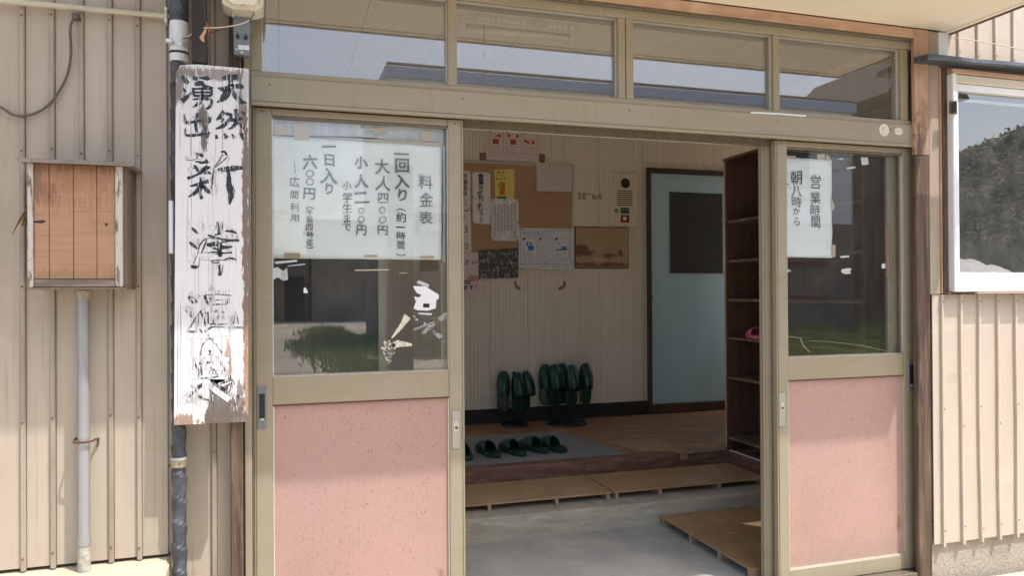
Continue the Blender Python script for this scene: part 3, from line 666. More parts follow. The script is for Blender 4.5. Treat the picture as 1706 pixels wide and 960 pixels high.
tag(obj('crumpled_cloth', b, cloth_m, smooth=True), 'crumpled white cloth lying on the sill inside the right window', 'cloth')

# blue grey flashing over the window
b = B(); prof = [(-.04, 2.216), (-.115, 2.209), (-.119, 2.192), (-.113, 2.186), (-.04, 2.190)]
rings = []
for i in range(15):
    x = 2.60+i*.075; dz = .0015*math.sin(i*1.3)+.018*(1-math.exp(-i*.0)) + (x-2.6)*.012
    rings.append([b.verts.new((x, yy, zz+dz)) for yy, zz in prof])
for A, C in zip(rings, rings[1:]):
    for j in range(5): b.faces.new((A[j], A[(j+1) % 5], C[(j+1) % 5], C[j]))
b.faces.new(rings[0]); b.faces.new(rings[-1][::-1]); bmesh.ops.recalc_face_normals(b, faces=b.faces)
tag(obj('flashing', b, flash_b), 'dented blue grey metal flashing running above the white window', 'flashing')
b = B(); tube(b, spline([W(1588, 62, -.07), W(1640, 70, -.07), W(1700, 82, -.07), W(1790, 108, -.07)]), .0022); tag(obj('wire', b, wire_w), 'thin white wire crossing the bright upper right siding', 'wire')

# ------------------------------------------------------------------ canopy
t = thing('canopy', 'cream painted canopy soffit with brown edge over the entrance', 'canopy', (1.2, -.3, 2.34))
part('soffit', t, soffit_m, -.36, 2.786, -.575, -.0365, 2.347, 2.358, bev=0)
part('edge_trim', t, soffit_m, 2.7865, 2.806, -.60, .0, 2.341, 2.365, bev=.002)
part('edge_trim', t, soffit_m, -.385, 2.786, -.60, -.5755, 2.341, 2.365, bev=.002)
part('fascia', t, fascia_b, 2.8065, 2.826, -.62, .0, 2.338, 2.43, bev=.003)
part('fascia', t, fascia_b, -.40, 2.806, -.62, -.601, 2.338, 2.43, bev=.003)
part('fascia', t, fascia_b, -.42, -.401, -.62, .0, 2.338, 2.43, bev=.003)
part('roof_sheet', t, roof_zinc, -.43, 2.84, -.64, .011, 2.431, 2.445, bev=0); part('added_shade_strip', t, roof_zinc, -.50, 3.13, -.66, -.34, 2.446, 2.456, bev=0)  # upper front strip is added out of view to shade the right door
# main eave over the left wall (out of frame: it throws the soft shadow on the left wall)
t = thing('main_eave', 'brown main roof eave high above the left siding wall', 'eave', (-2, -.6, 3.85))
part('soffit', t, soffit_m, -4.5, .95, -1.08, -.075, 3.70, 3.72, bev=0); part('fascia', t, fascia_b, -4.5, .95, -1.10, -1.081, 3.69, 3.83, bev=.003)

# ================================================================== OBJECTS ON THE LEFT WALL
# horizontal conduit + clamp
t = thing('conduit', 'pale horizontal conduit pipe along the top of the left wall', 'conduit', W(140, 14, -.085))
p0, p1 = W(-700, -65, -.085), W(283, 27, -.085)
b = B(); cyl(b, p0, p1, .0085, n=14); obj('pipe', b, pale_conduit, t, smooth=False)
c = W(277, 26, -.085); b = B(); box(b, c.x-.0045, c.x+.0045, -.097, -.062, c.z-.025, c.z+.025, .002); cl_ = obj('clamp', b, pale_conduit, t)
for dz in (.018, -.018): b = B(); disc(b, (c.x, -.0985, c.z+dz), .004, th=.002, n=10); obj('screw', b, silver, cl_)
# hanging cable
t = thing('cable', 'grey cable hanging in a loop from under the conduit on the left wall', 'cable', W(60, 100, -.08))
pts = [W(-118, -8, -.085), W(-112, 30, -.08), W(-100, 80, -.075), W(-75, 130, -.075), W(-40, 162, -.075), W(0, 178, -.075), W(25, 192, -.075), (W(55, 190, -.075)), W(85, 170, -.075), W(110, 130, -.075), W(118, 90, -.075), W(117, 50, -.08), W(121, 33, -.09), W(127, 27, -.09)]
b = B(); tube(b, spline(pts, 6), .0038, 8); obj('cord', b, cable_m, t, smooth=True)
c = W(127, 26, -.08); b = B(); box(b, c.x-.009, c.x+.009, -.098, -.066, c.z-.012, c.z+.005, .003); obj('entry_cap', b, cable_m, t)

# wooden meter box
t = thing('wooden_box', 'orange plywood box with peeling white side battens on the left wall', 'box', (W(125, 478, -.2).x, -.19, W(125, 478, -.2).z))
Yb = -.20; L = W(45, 0, Yb).x; Rr_ = W(203, 0, Yb).x; zb = W(120, 479, Yb).z; zt = W(120, 274, Yb).z
sx0, sx1 = L, Rr_
seams = [W(x, 400, Yb).x for x in (56, 81.5, 122, 161, 192)]
for i, (a, c) in enumerate(zip(seams, seams[1:])):
    obj('plank', BX(a+.0007, c-.0007, Yb+.002, Yb+.012, zb+.024, zt, .0012), ply_box, t)
obj('batten', BX(L, seams[0]-.0005, Yb-.004, Yb+.012, zb+.001, zt, .002), peel_white, t)
obj('batten', BX(seams[-1]+.0005, Rr_, Yb-.004, Yb+.012, zb+.001, zt, .002), peel_white, t)
obj('bottom_board', BX(seams[0]+.0005, seams[-1]-.0005, Yb-.001, Yb+.012, zb+.001, zb+.0225, .002), grey_wood, t)
obj('side_board', BX(Rr_-.002, Rr_+.008, Yb+.013, -.062, zb, zt, .001), box_side, t); obj('side_board', BX(L, L+.012, Yb+.013, -.062, zb, zt, .001), box_side, t)
obj('base_board', BX(L-.003, Rr_+.009, Yb-.002, -.062, zb-.006, zb-.0005, .001), box_side, t)
obj('inner_back', BX(L+.013, Rr_-.003, Yb+.0125, Yb+.016, zb, zt), black_p, t)
b = B(); rx0, rx1 = W(30, 265, Yb-.02).x, W(221, 265, Yb-.02).x
box(b, rx0, rx1, Yb-.022, -.058, zt+.0005, zt+.007, .002); r_ = obj('roof', b, roof_zinc, t); obj('roof_lip', BX(rx0-.001, rx1+.001, Yb-.025, Yb-.0225, zt-.002, zt+.009, .001), roof_zinc, r_)
c = W(177, 374, Yb); b = B(); disc(b, (c.x, Yb+.0012, c.z), .0046, th=.0006, n=12); obj('knot_hole', b, rust, t)
c = W(66, 369, Yb); b = B(); sheet(b, [(56, 368), (72, 366.5), (77, 369), (70, 372), (56, 371)], Yb+.0012); obj('slot', b, wire_d, t)
# dry leaf stuck behind the box
b = B()
for pts in ([(44, 340, 1), (42, 352, 4), (36, 362, 5), (28, 376, 2.5), (20, 391, .6)], [(44, 345, 1), (42, 358, 3.5), (38, 372, 3), (37, 378, .8)], [(44, 350, 1), (44, 370, 2), (47, 382, .5)]):
    C = spline([Vector(p) for p in pts], 5); prev = None
    for i, q in enumerate(C):
        a = b.verts.new(W(q.x-q.z*.5, q.y, -.19+.004*math.sin(i))); c_ = b.verts.new(W(q.x+q.z*.5, q.y+.4, -.186+.004*math.sin(i)))
        if prev: b.faces.new((prev[0], prev[1], c_, a))
        prev = (a, c_)
r = bmesh.ops.extrude_face_region(b, geom=b.faces[:]); bmesh.ops.translate(b, verts=[q for q in r['geom'] if isinstance(q, bmesh.types.BMVert)], vec=(0, .0008, 0))
tag(obj('dry_leaf', b, mat('dry_leaf', (.20, .12, .05), .8, [('noise', (80, 80, 80), .4, .6, (.08, .05, .03), .8)])), 'dry brown blade of grass caught at the left side of the wooden box', 'leaf')

# galvanised pipe under the box
px_ = W(139.5, 700, -.105).x; Yp = -.105; pr = .0165
t = thing('vertical_pipe', 'grey galvanised pipe running from the wooden box down to the ledge', 'pipe', (px_, Yp, .403))
b = B(); cyl(b, (px_, Yp, .45), (px_, Yp, zb-.035), pr, n=20); obj('pipe', b, galv, t)
b = B(); cyl(b, (px_, Yp, zb-.0345), (px_, Yp, zb-.010), pr+.003, n=8); cyl(b, (px_, Yp, zb-.010), (px_, Yp, zb-.0065), pr-.003, n=12); obj('coupling', b, galv_old, t)
b = B(); cyl(b, (px_, Yp, zb-.0395), (px_, Yp, zb-.035), pr-.002, n=16); obj('rust_ring', b, rust, t)
zl = W(139, 912, Yp).z
b = B(); cyl(b, (px_, Yp, zl+.006), (px_, Yp, zl+.03), pr+.0018, n=20); obj('collar', b, galv, t)
b = B(); cyl(b, (px_, Yp, .403), (px_, Yp, zl), pr+.001, n=14); obj('base_socket', b, galv_old, t)
zc = W(140, 735, Yp).z
pts = [(px_-.030, -.062, zc), (px_-.029, -.085, zc), (px_-.022, -.1205, zc), (px_, -.1285, zc-.001), (px_+.022, -.1205, zc), (px_+.029, -.085, zc), (px_+.030, -.062, zc-.004)]
b = B(); tube(b, spline(pts, 5), .0034, 8); st_ = obj('strap', b, rust, t, smooth=True)
b = B(); tube(b, [(px_+.0305, -.066, zc-.002), (px_+.031, -.066, zc-.02), (px_+.026, -.066, zc-.028)], .0018, 6); obj('strap_tail', b, rust, st_)

# wrapped drain pipe between wall and siding strip
wx = W(298.5, 800, -.10).x; Yw = -.10
t = thing('wrapped_pipe', 'black wrapped drain pipe with a metal strap behind the sign board', 'pipe', (wx, Yw, -.1))
b = B(); rings = []; n = 18; z = -.13; zs_ = []
while z < 1.93: zs_.append(z); z += .008
tops = []
for i, z in enumerate(zs_):
    seg = (z*13.5) % 1.0; base = .0245+.0045*(seg**1.5) + .0025*mnoise.noise(Vector((0, 0, z*18)))
    ring = []
    for k in range(n):
        a = k*2*math.pi/n; seg2 = ((z+.012*math.sin(a*1.0+1))*13.5) % 1.0
        rr = .0190+.0045*(seg2**1.6)+.0025*mnoise.noise(Vector((math.cos(a)*2, math.sin(a)*2, z*22)))
        ring.append(b.verts.new((wx+math.cos(a)*rr, Yw+math.sin(a)*rr, z)))
    rings.append(ring)
for A, C in zip(rings, rings[1:]):
    for k in range(n): b.faces.new((A[k], A[(k+1) % n], C[(k+1) % n], C[k]))
bmesh.ops.recalc_face_normals(b, faces=b.faces); obj('black_wrap', b, black_wrap, t, smooth=False)
zc = W(300, 776, -.14).z
b = B(); cyl(b, (wx, Yw, zc-.011), (wx, Yw, zc+.011), .0245, n=24, caps=True); obj('strap', b, alu, t)
b = B(); cyl(b, (wx, Yw, zc+.0112), (wx, Yw, zc+.0185), .0255, .0235, n=24); obj('strap_lip', b, silver, t)
b = B(); disc(b, (wx+.004, -.1265, zc), .0022, th=.002, n=8); obj('bolt', b, rust, t); b = B(); disc(b, (wx-.027, -.10, zc-.008), .004, th=.006, n=8); obj('bolt', b, rust, t)
# white duct above it
t = thing('white_duct', 'white plastic duct with torn black tape above the sign board', 'duct', (wx, Yw, 1.9))
b = B(); cyl(b, (wx+.004, Yw, 1.932), (wx+.004, Yw, 2.34), .027, n=24); obj('duct', b, pvc, t, smooth=False)
z0 = W(300, 30, -.14).z
b = B(); cyl(b, (wx+.004, Yw, z0), (wx+.004, Yw, 2.336), .0283, n=24); obj('black_tape', b, black_wrap, t)
zc = W(303, 70, -.14).z
b = B(); cyl(b, (wx+.004, Yw, zc-.006), (wx+.004, Yw, zc+.006), .030, n=24); box(b, wx-.028, wx-.01, -.148, -.13, zc-.005, zc+.006, .001); obj('bracket', b, silver, t)
b = B(); cyl(b, (wx+.004, Yw, 1.955), (wx+.004, Yw, 1.962), .0285, n=20); obj('black_band', b, rubber, t)
# pale rag of duct seen left of the sign
b = B(); box(b, -.3175, -.305, -.155, -.14, 1.34, 1.50, .003); tag(obj('torn_wrap', b, pvc), 'torn pale wrapping strip on the pipe left of the sign board', 'wrapping')

# charred dark timber hanging down to the sign
t = thing('dark_timber', 'dark charred timber end above the sign board with torn tan tape', 'timber', (-.23, -.16, 1.9))
x0, x1 = W(319, 50, -.165).x, W(344, 50, -.165).x; zt_ = W(330, 104, -.165).z
obj('timber', BX(x0, x1, -.165, -.125, zt_, 2.338, .003), char, t)
b = B(); sheet(b, [(332, 62), (341, 48), (343, 40), (344, 52), (340, 62), (341, 70), (336, 68)], -.167); obj('torn_tape', b, tape_tan, t)
b = B(); tube(b, spline([W(343, 36, -.168), W(347, 44, -.170), W(348.5, 54, -.168), W(345, 60, -.166)], 4), [.002]*3+[.004]*7+[.002]*3, 8); obj('putty', b, tape_red, t, smooth=True)
# wires to the lamp
t = thing('lamp_wires', 'ivory and dark wires running from the duct to the wall lamp', 'wires', W(380, 45, -.17))
b = B(); tube(b, spline([W(312, 62, -.13), W(330, 48, -.150 + .0), W(347, 46, -.172), W(370, 45, -.172), W(395, 41, -.172), W(412, 35, -.165), W(422, 24, -.12)], 6), .0016); obj('ivory_wire', b, wire_w, t)
b = B(); tube(b, spline([W(304, 64, -.13), W(322, 62, -.145), W(350, 55, -.172), W(378, 46, -.170), W(402, 39, -.168), W(418, 30, -.150), W(424, 20, -.11)], 6), .0015); obj('dark_wire', b, wire_d, t)

# wall lamp (bottom of it in view)
t = thing('wall_lamp', 'ivory outdoor wall lamp with weathered cover at the top left of the entrance', 'lamp', W(403, 0, -.1))
def lampprof(b, pts, y0, y1):
    vs = [W(x, y, -.12) for x, y in pts]
    lo = [b.verts.new((v.x, y0, v.z)) for v in vs]; hi = [b.verts.new((v.x*.96+(-.105)*.04, y1, v.z*.97+2.13*.03)) for v in vs]
    n = len(vs)
    for i in range(n): b.faces.new((lo[i], lo[(i+1) % n], hi[(i+1) % n], hi[i]))
    b.faces.new(lo); b.faces.new(hi[::-1]); bmesh.ops.recalc_face_normals(b, faces=b.faces)
b = B(); lampprof(b, [(369, -60), (369, 7), (372, 11), (388, 19), (426, 22), (438, 17), (440, 10), (441, -60)], -.062, -.14); obj('housing', b, lamp_m, t)
b = B(); lampprof(b, [(379, -60), (378, 5), (384, 12), (392, 15), (424, 17), (430, 12), (431, 6), (432, -60)], -.1405, -.165); obj('cover', b, mat('milky_cover', (.72, .68, .55), .2, [('noise', (40, 40, 40), .55, .7, (.42, .36, .25), .7)], spec=.6), t, smooth=False)
for x in (388, 421): c = W(x, 23, -.1); obj('mount_lug', BX(c.x-.0018, c.x+.0018, -.10, -.09, c.z-.009, c.z+.004), lamp_m, t)
obj('back_block', BX(W(388, 0, -.05).x, W(421, 0, -.05).x, -.061, -.0535, 2.05, 2.30), box_grey, t)
# grey switch box
x0, x1 = W(389, 60, -.07).x, W(417, 60, -.07).x; z0, z1 = W(403, 93, -.07).z, W(403, 24, -.07).z
t = thing('switch_box', 'grey metal switch box with two black switches under the lamp', 'switch box', (x0, -.07, z0))
obj('case', BX(x0, x1, -.080, -.0535, z0, z1, .002), box_grey, t)
for x, y in ((396, 61), (409.5, 63)):
    c = W(x, y, -.08); b = B(); cyl(b, (c.x, -.0805, c.z), (c.x, -.087, c.z), .0055, n=14); cyl(b, (c.x+.0005, -.087, c.z), (c.x+.001, -.098, c.z+.006), .0022, n=8); obj('toggle_switch', b, black_p, t)
    c = W(x, y-3.5, -.08); b = B(); cyl(b, (c.x, -.0805, c.z), (c.x, -.083, c.z), .0032, n=12); obj('screw', b, silver, t)
b = B(); sheet(b, [(397, 74), (415, 75.5), (415, 83), (397, 82)], -.0812); obj('label_plate', b, white_p, t)
b = B(); put(b, 'ノ', 406, 79, 6, -.0815, 0, 0); flat_up(b); obj('lettering', b, ink_gr, t)
for x, y, r_ in ((402.5, 87, .004), (394, 82, .003)): c = W(x, y, -.08); b = B(); cyl(b, (c.x, -.0805, c.z), (c.x, -.0825, c.z), r_, n=12); obj('screw', b, silver, t)
b = B(); tube(b, [W(396, 94, -.062), W(396.5, 108, -.062), W(397, 130, -.062)], .0025, 6); tag(obj('cable', b, wire_d), 'short dark cable dropping from the grey switch box behind the sign', 'cable')

# ------------------------------------------------------------------ SIGN BOARD
YS = -.17
c00 = W(290, 709, YS)
t = thing('sign_board', 'tall white painted wooden sign board with worn black brush lettering', 'sign', (c00.x, YS, c00.z))
b = B(); quad(b, [W(290, 709, YS), W(413.5, 703, YS), W(414, 115.5, YS), W(411.5, 114, YS), W(330, 107, YS), (W(300, 108, YS)), W(293, 121, YS)], Vector((0, .026, 0)))
bo = obj('board', b, [sign_m], t)
for ch_, x_, y_, s_ in (('津', 355, 410, 92), ('温', 355, 525, 92), ('泉', 350, 628, 104), ('新', 353, 290, 84)):
    b = B(); put(b, ch_, x_, y_, s_, YS-.0007, .012, 1.0); flat_up(b); obj('faded_character', b, fade_m, t)
def chars(lst, o, s, m):
    for strokes in lst:
        b = B()
        for st in strokes: brush(b, st, o, s, YS-.0012)
        flat_up(b); obj('character', b, m, t)
Z1 = ((284, 105), 7.11)
chars([
 [[(615, 172, 20), (700, 168, 50), (795, 160, 45)], [(560, 295, 12), (640, 308, 42), (740, 278, 38), (830, 275, 36), (865, 292, 22)], [(718, 172, 34), (705, 290, 48), (650, 385, 60), (600, 435, 34), (548, 466, 8)], [(715, 300, 26), (770, 390, 42), (835, 455, 36), (910, 466, 6)]],
 [[(625, 560, 22), (600, 620, 36), (545, 675, 16)], [(610, 585, 22), (680, 603, 26), (720, 615, 22), (690, 680, 26), (620, 745, 32), (528, 782, 8)], [(590, 650, 14), (625, 668, 18), (600, 700, 10)], [(672, 678, 14), (770, 668, 30), (860, 650, 26)], [(772, 540, 26), (782, 600, 36), (778, 690, 34), (740, 755, 24), (680, 782, 8)], [(785, 690, 18), (845, 750, 30), (912, 782, 14)], [(838, 570, 18), (885, 612, 26)], [(542, 848, 16), (548, 896, 30)], [(635, 830, 14), (668, 888, 36)], [(725, 838, 10), (762, 886, 30)], [(835, 828, 26), (882, 900, 46)]],
 [[(130, 152, 16), (165, 190, 40), (208, 240, 34)], [(110, 280, 8), (150, 305, 18), (182, 338, 22)], [(252, 345, 10), (200, 395, 30), (135, 452, 46)], [(268, 165, 22), (300, 180, 40), (330, 190, 18)], [(340, 172, 12), (430, 180, 30), (490, 182, 8)], [(285, 250, 26), (330, 240, 40), (372, 232, 30), (400, 268, 30), (505, 296, 14)], [(262, 290, 18), (280, 390, 24)], [(265, 305, 14), (400, 300, 20), (485, 315, 18), (478, 388, 24)], [(280, 345, 14), (470, 345, 18)], [(275, 386, 20), (480, 385, 22)], [(378, 300, 16), (375, 385, 18)], [(262, 430, 10), (380, 420, 24), (484, 440, 22), (460, 520, 26), (420, 542, 12)], [(382, 400, 18), (340, 470, 32), (262, 524, 10)]],
 [[(325, 588, 16), (298, 700, 24), (312, 822, 22)], [(165, 602, 18), (180, 700, 28), (290, 692, 20), (392, 672, 24)], [(455, 640, 16), (472, 680, 18), (455, 710, 14)], [(175, 770, 10), (185, 850, 20), (300, 852, 22), (470, 828, 16)], [(425, 750, 22), (445, 880, 24)]],
], Z1[0], Z1[1], ink_a)
chars([[[(295, 178, 12), (345, 192, 24), (388, 218, 26)], [(330, 190, 10), (310, 240, 12)], [(345, 298, 14), (420, 280, 22), (425, 250, 12)], [(275, 320, 10), (300, 345, 22), (332, 400, 20)], [(440, 330, 26), (400, 362, 30), (365, 392, 22)], [(200, 478, 26), (300, 440, 22), (400, 385, 24), (470, 340, 16)], [(230, 570, 10), (320, 548, 26), (452, 508, 32)], [(350, 465, 10), (368, 560, 34), (350, 640, 18), (372, 722, 30)], [(362, 560, 32), (300, 640, 32), (212, 698, 10)], [(385, 560, 20), (430, 615, 34), (478, 652, 18)], [(395, 425, 14), (440, 405, 20), (480, 425, 14)],
  [(560, 374, 22), (680, 368, 44), (800, 352, 36), (862, 356, 20)], [(690, 395, 22), (695, 560, 46), (720, 640, 60), (700, 785, 14)], [(598, 165, 14), (640, 160, 16), (668, 205, 16)], [(500, 360, 5), (560, 290, 8), (620, 190, 8)], [(505, 365, 5), (600, 290, 8), (672, 225, 8)], [(510, 370, 6), (500, 470, 14), (488, 600, 6)]]], (284, 230), 7.11, ink_a)
chars([[[(272, 185, 12), (310, 225, 26), (358, 265, 12)], [(238, 372, 14), (290, 410, 28), (342, 455, 14)], [(470, 330, 8), (420, 350, 10), (370, 420, 12), (360, 470, 10)], [(462, 345, 10), (430, 430, 14), (395, 520, 8)], [(365, 480, 6), (290, 650, 8)], [(380, 560, 6), (362, 680, 8)], [(258, 680, 22), (310, 692, 30), (362, 684, 12)],
  [(600, 110, 16), (612, 200, 24), (620, 270, 16)], [(660, 120, 6), (664, 200, 8)], [(630, 380, 36), (628, 500, 40), (640, 560, 30)], [(625, 660, 16), (628, 800, 26)], [(672, 660, 6), (655, 770, 8), (628, 804, 8)], [(480, 282, 16), (570, 315, 26), (640, 330, 14)], [(565, 280, 14), (640, 262, 18)], [(700, 230, 12), (790, 235, 22), (850, 265, 10)], [(462, 400, 24), (520, 405, 36), (620, 365, 26)], [(650, 360, 40), (760, 350, 22), (880, 350, 22)], [(548, 445, 18), (600, 462, 18), (680, 445, 26), (790, 430, 14)], [(565, 528, 7), (640, 518, 8), (785, 505, 16)], [(520, 612, 10), (625, 602, 10)], [(522, 622, 10), (560, 638, 12), (628, 632, 8)], [(680, 600, 10), (760, 578, 14), (838, 595, 18)]]], (284, 355), 7.676, ink_a)
chars([[[(245, 190, 18), (265, 240, 22), (300, 275, 20), (345, 262, 16), (330, 230, 10), (245, 190, 8)], [(202, 375, 16), (240, 420, 16), (290, 462, 20), (298, 430, 10), (225, 372, 8)], [(392, 398, 6), (330, 490, 12), (270, 590, 8), (220, 652, 8)], [(218, 652, 14), (290, 665, 20), (358, 652, 16)], [(378, 440, 6), (368, 620, 8)],
  [(455, 172, 26), (480, 250, 26), (540, 338, 18)], [(475, 172, 8), (640, 165, 7), (820, 182, 12)], [(775, 212, 20), (768, 290, 26)], [(520, 215, 18), (560, 240, 10), (700, 238, 6)], [(545, 305, 12), (640, 300, 10), (755, 298, 8)], [(530, 262, 12), (610, 262, 8)], [(398, 382, 16), (440, 480, 20), (470, 590, 18)], [(485, 400, 34), (490, 560, 32)], [(560, 400, 20), (620, 385, 16), (650, 372, 8)], [(570, 420, 8), (572, 560, 12)], [(640, 415, 8), (620, 560, 10)], [(820, 400, 6), (795, 560, 10)], [(870, 385, 10), (840, 560, 8)], [(880, 400, 6), (905, 560, 10)], [(690, 395, 16), (720, 420, 10)], [(455, 665, 14), (560, 600, 12), (760, 605, 6), (975, 605, 16)], [(385, 625, 10), (430, 680, 12)], [(530, 560, 14), (680, 565, 10), (760, 560, 8)]],
 [], ], (284, 470), 8.0, ink_b) if False else chars([[[(245, 190, 18), (265, 240, 22), (300, 275, 20), (345, 262, 16), (330, 230, 10), (245, 190, 8)], [(202, 375, 16), (240, 420, 16), (290, 462, 20), (298, 430, 10), (225, 372, 8)], [(392, 398, 6), (330, 490, 12), (270, 590, 8), (220, 652, 8)], [(218, 652, 14), (290, 665, 20), (358, 652, 16)], [(378, 440, 6), (368, 620, 8)],
  [(455, 172, 26), (480, 250, 26), (540, 338, 18)], [(475, 172, 8), (640, 165, 7), (820, 182, 12)], [(775, 212, 20), (768, 290, 26)], [(520, 215, 18), (560, 240, 10), (700, 238, 6)], [(545, 305, 12), (640, 300, 10), (755, 298, 8)], [(530, 262, 12), (610, 262, 8)], [(398, 382, 16), (440, 480, 20), (470, 590, 18)], [(485, 400, 34), (490, 560, 32)], [(560, 400, 20), (620, 385, 16), (650, 372, 8)], [(570, 420, 8), (572, 560, 12)], [(640, 415, 8), (620, 560, 10)], [(820, 400, 6), (795, 560, 10)], [(870, 385, 10), (840, 560, 8)], [(880, 400, 6), (905, 560, 10)], [(690, 395, 16), (720, 420, 10)], [(455, 665, 14), (560, 600, 12), (760, 605, 6), (975, 605, 16)], [(385, 625, 10), (430, 680, 12)], [(530, 560, 14), (680, 565, 10), (760, 560, 8)]]], (284, 470), 8.0, ink_b)
chars([[[(290, 250, 5), (310, 150, 6), (370, 84, 7), (430, 120, 6), (500, 225, 6)], [(370, 198, 10), (392, 215, 14), (400, 240, 8)], [(290, 300, 6), (390, 225, 8)], [(232, 318, 12), (262, 380, 16), (282, 460, 14)], [(275, 330, 14), (330, 320, 18), (410, 308, 8)], [(295, 350, 8), (305, 440, 16)], [(490, 300, 12), (492, 340, 14)], [(555, 305, 8), (575, 330, 14)], [(515, 350, 6), (525, 400, 14)], [(575, 440, 16), (570, 490, 14), (460, 525, 14)], [(282, 465, 10), (380, 465, 8), (470, 450, 8)], [(380, 370, 6), (430, 390, 8), (460, 440, 8)], [(200, 535, 16), (240, 555, 10), (320, 520, 14)], [(325, 530, 10), (230, 600, 14), (150, 685, 10)], [(420, 480, 8), (405, 570, 14)], [(412, 630, 14), (400, 690, 14), (370, 685, 10)], [(440, 535, 16), (520, 590, 14), (600, 640, 8)], [(480, 540, 8), (590, 610, 8), (700, 655, 12)], [(275, 640, 14), (330, 670, 12), (372, 680, 8)]]], (284, 550), 5.817, ink_b)

def wavy(px, Y, amp=.0035, nx=40, ny=28, th=.0007):
    """sheet of paper between 4 photo corners (tl, tr, br, bl), gently buckled away from the glass"""
    b = B(); g = []
    for i in range(nx+1):
        row = []
        for j in range(ny+1):
            u, v = i/nx, j/ny; x = (px[0][0]*(1-u)+px[1][0]*u)*(1-v)+(px[3][0]*(1-u)+px[2][0]*u)*v; y = (px[0][1]*(1-u)+px[1][1]*u)*(1-v)+(px[3][1]*(1-u)+px[2][1]*u)*v
            x += .8*mnoise.noise(Vector((v*9, u, 2)))*(1 if i in (0, nx) else 0); y += .8*mnoise.noise(Vector((u*9, v, 5)))*(1 if j in (0, ny) else 0)
            p = W(x, y, Y); p.y += amp*(abs(mnoise.noise(Vector((u*2.6, v*1.5, px[0][0]))))*1.6+.25*mnoise.noise(Vector((u*9, v*3, 3)))+.25); row.append(b.verts.new(p))
        g.append(row)
    for i in range(nx):
        for j in range(ny): b.faces.new((g[i][j], g[i+1][j], g[i+1][j+1], g[i][j+1]))
    r = bmesh.ops.extrude_face_region(b, geom=b.faces[:]); bmesh.ops.translate(b, verts=[q for q in r['geom'] if isinstance(q, bmesh.types.BMVert)], vec=(0, th, 0))
    bmesh.ops.recalc_face_normals(b, faces=b.faces); return b
# ================================================================== PAPERS ON THE DOOR GLASS
Yg = .0345
t = thing('price_list', 'large handwritten price list paper taped behind the left door glass', 'notice', W(600, 430, Yg))
b = wavy([(450, 225.5), (736, 241.5), (735.5, 433), (451, 430.5)], Yg); obj('paper', b, paper, t, smooth=True)
Yt = Yg-.0010; PM = ink_grey
write(t, PM, 709.8, [('料', 303, 25), ('金', 332, 25), ('表', 361.6, 25)], Yt, .004)
write(t, PM, 670, [('一', 256, 24), ('回', 276, 25), ('入', 302, 25), ('り', 326, 25)], Yt, .022)
write(t, PM, 637.4, [('大', 277.6, 27), ('人', 304.7, 25), ('四', 330.5, 21), ('〇', 350.5, 12), ('〇', 366, 12), ('円', 383.5, 19)], Yt, .014)
write(t, PM, 602, [('小', 271, 24), ('人', 302.5, 24), ('二', 330, 25), ('〇', 351, 12), ('〇', 366, 12), ('円', 383.5, 19)], Yt, .022)
write(t, PM, 548.4, [('一', 244, 24), ('日', 267, 24), ('入', 292.5, 26), ('り', 315, 23)], Yt, .022)
write(t, PM, 516, [('六', 269.4, 25), ('〇', 289, 14), ('〇', 303, 14), ('円', 322, 20)], Yt, .022)
PM = ink
write(t, PM, 668, [('（', 347, 17), ('約', 362, 18), ('一', 378.6, 18), ('時', 392.7, 14), ('間', 409, 15), ('）', 427, 17)], Yt, .002)
write(t, PM, 578.7, [('小', 309.5, 16), ('学', 328, 18), ('生', 346.7, 17), ('ま', 364, 17), ('で', 379, 16)], Yt, .002)
write(t, PM, 516, [('（', 344, 16), ('午', 353.5, 11), ('后', 365.5, 12.5), ('四', 379, 13), ('時', 391.5, 12), ('迄', 403.5, 12.5), ('）', 415, 16)], Yt, .003)
write(t, PM, 491, [('ー', 279, 20), ('広', 303, 18), ('間', 325, 17), ('利', 345, 17), ('用', 363, 16)], Yt, .002)
for q in ([(489, 206), (512, 206), (516, 232), (490, 234)], ):
    b = B(); sheet(b, q, Yg-.0016, .0004); obj('tape', b, tape_c, t)
b = B(); sheet(b, [(474, 421), (500, 421.5), (500, 430), (473, 429)], Yg-.0016, .0004); obj('tape', b, mat('brown_paper_tape', (.40, .30, .19), .7), t)
b = B(); sheet(b, [(508, 226), (735, 238), (735, 243), (560, 231)], Yg-.0013, .0004); obj('tape', b, tape_c, t)
b = B(); sheet(b, [(605, 425), (628, 424.5), (630, 428), (607, 428.5)], Yg-.0013, .0004); sheet(b, [(700, 427), (722, 426), (723, 431), (701, 431)], Yg-.0013, .0004); obj('tape', b, tape_c, t)
# cloudy film strips above and right of it
t = thing('tape_film', 'cloudy peeled film and tape along the top of the left door glass', 'tape', W(600, 215, Yg))
for q in ([(452, 196), (560, 203), (738, 214), (738, 241), (600, 227.5), (455, 224.5)], [(737, 243), (741, 243), (742, 440), (737, 434), (739, 330)]):
    b = B(); sheet(b, q, .0425, .0004); obj('film_strip', b, tape_f, t)
for q in ([(461, 208), (470, 205), (478, 215), (476, 224), (458, 226), (454, 215)], [(612, 214), (640, 213), (648, 219), (628, 224)], [(700, 220), (716, 218), (722, 236), (704, 234)]):
    b = B(); sheet(b, q, .0335, .0003); obj('tape_scrap', b, tape_c, t)

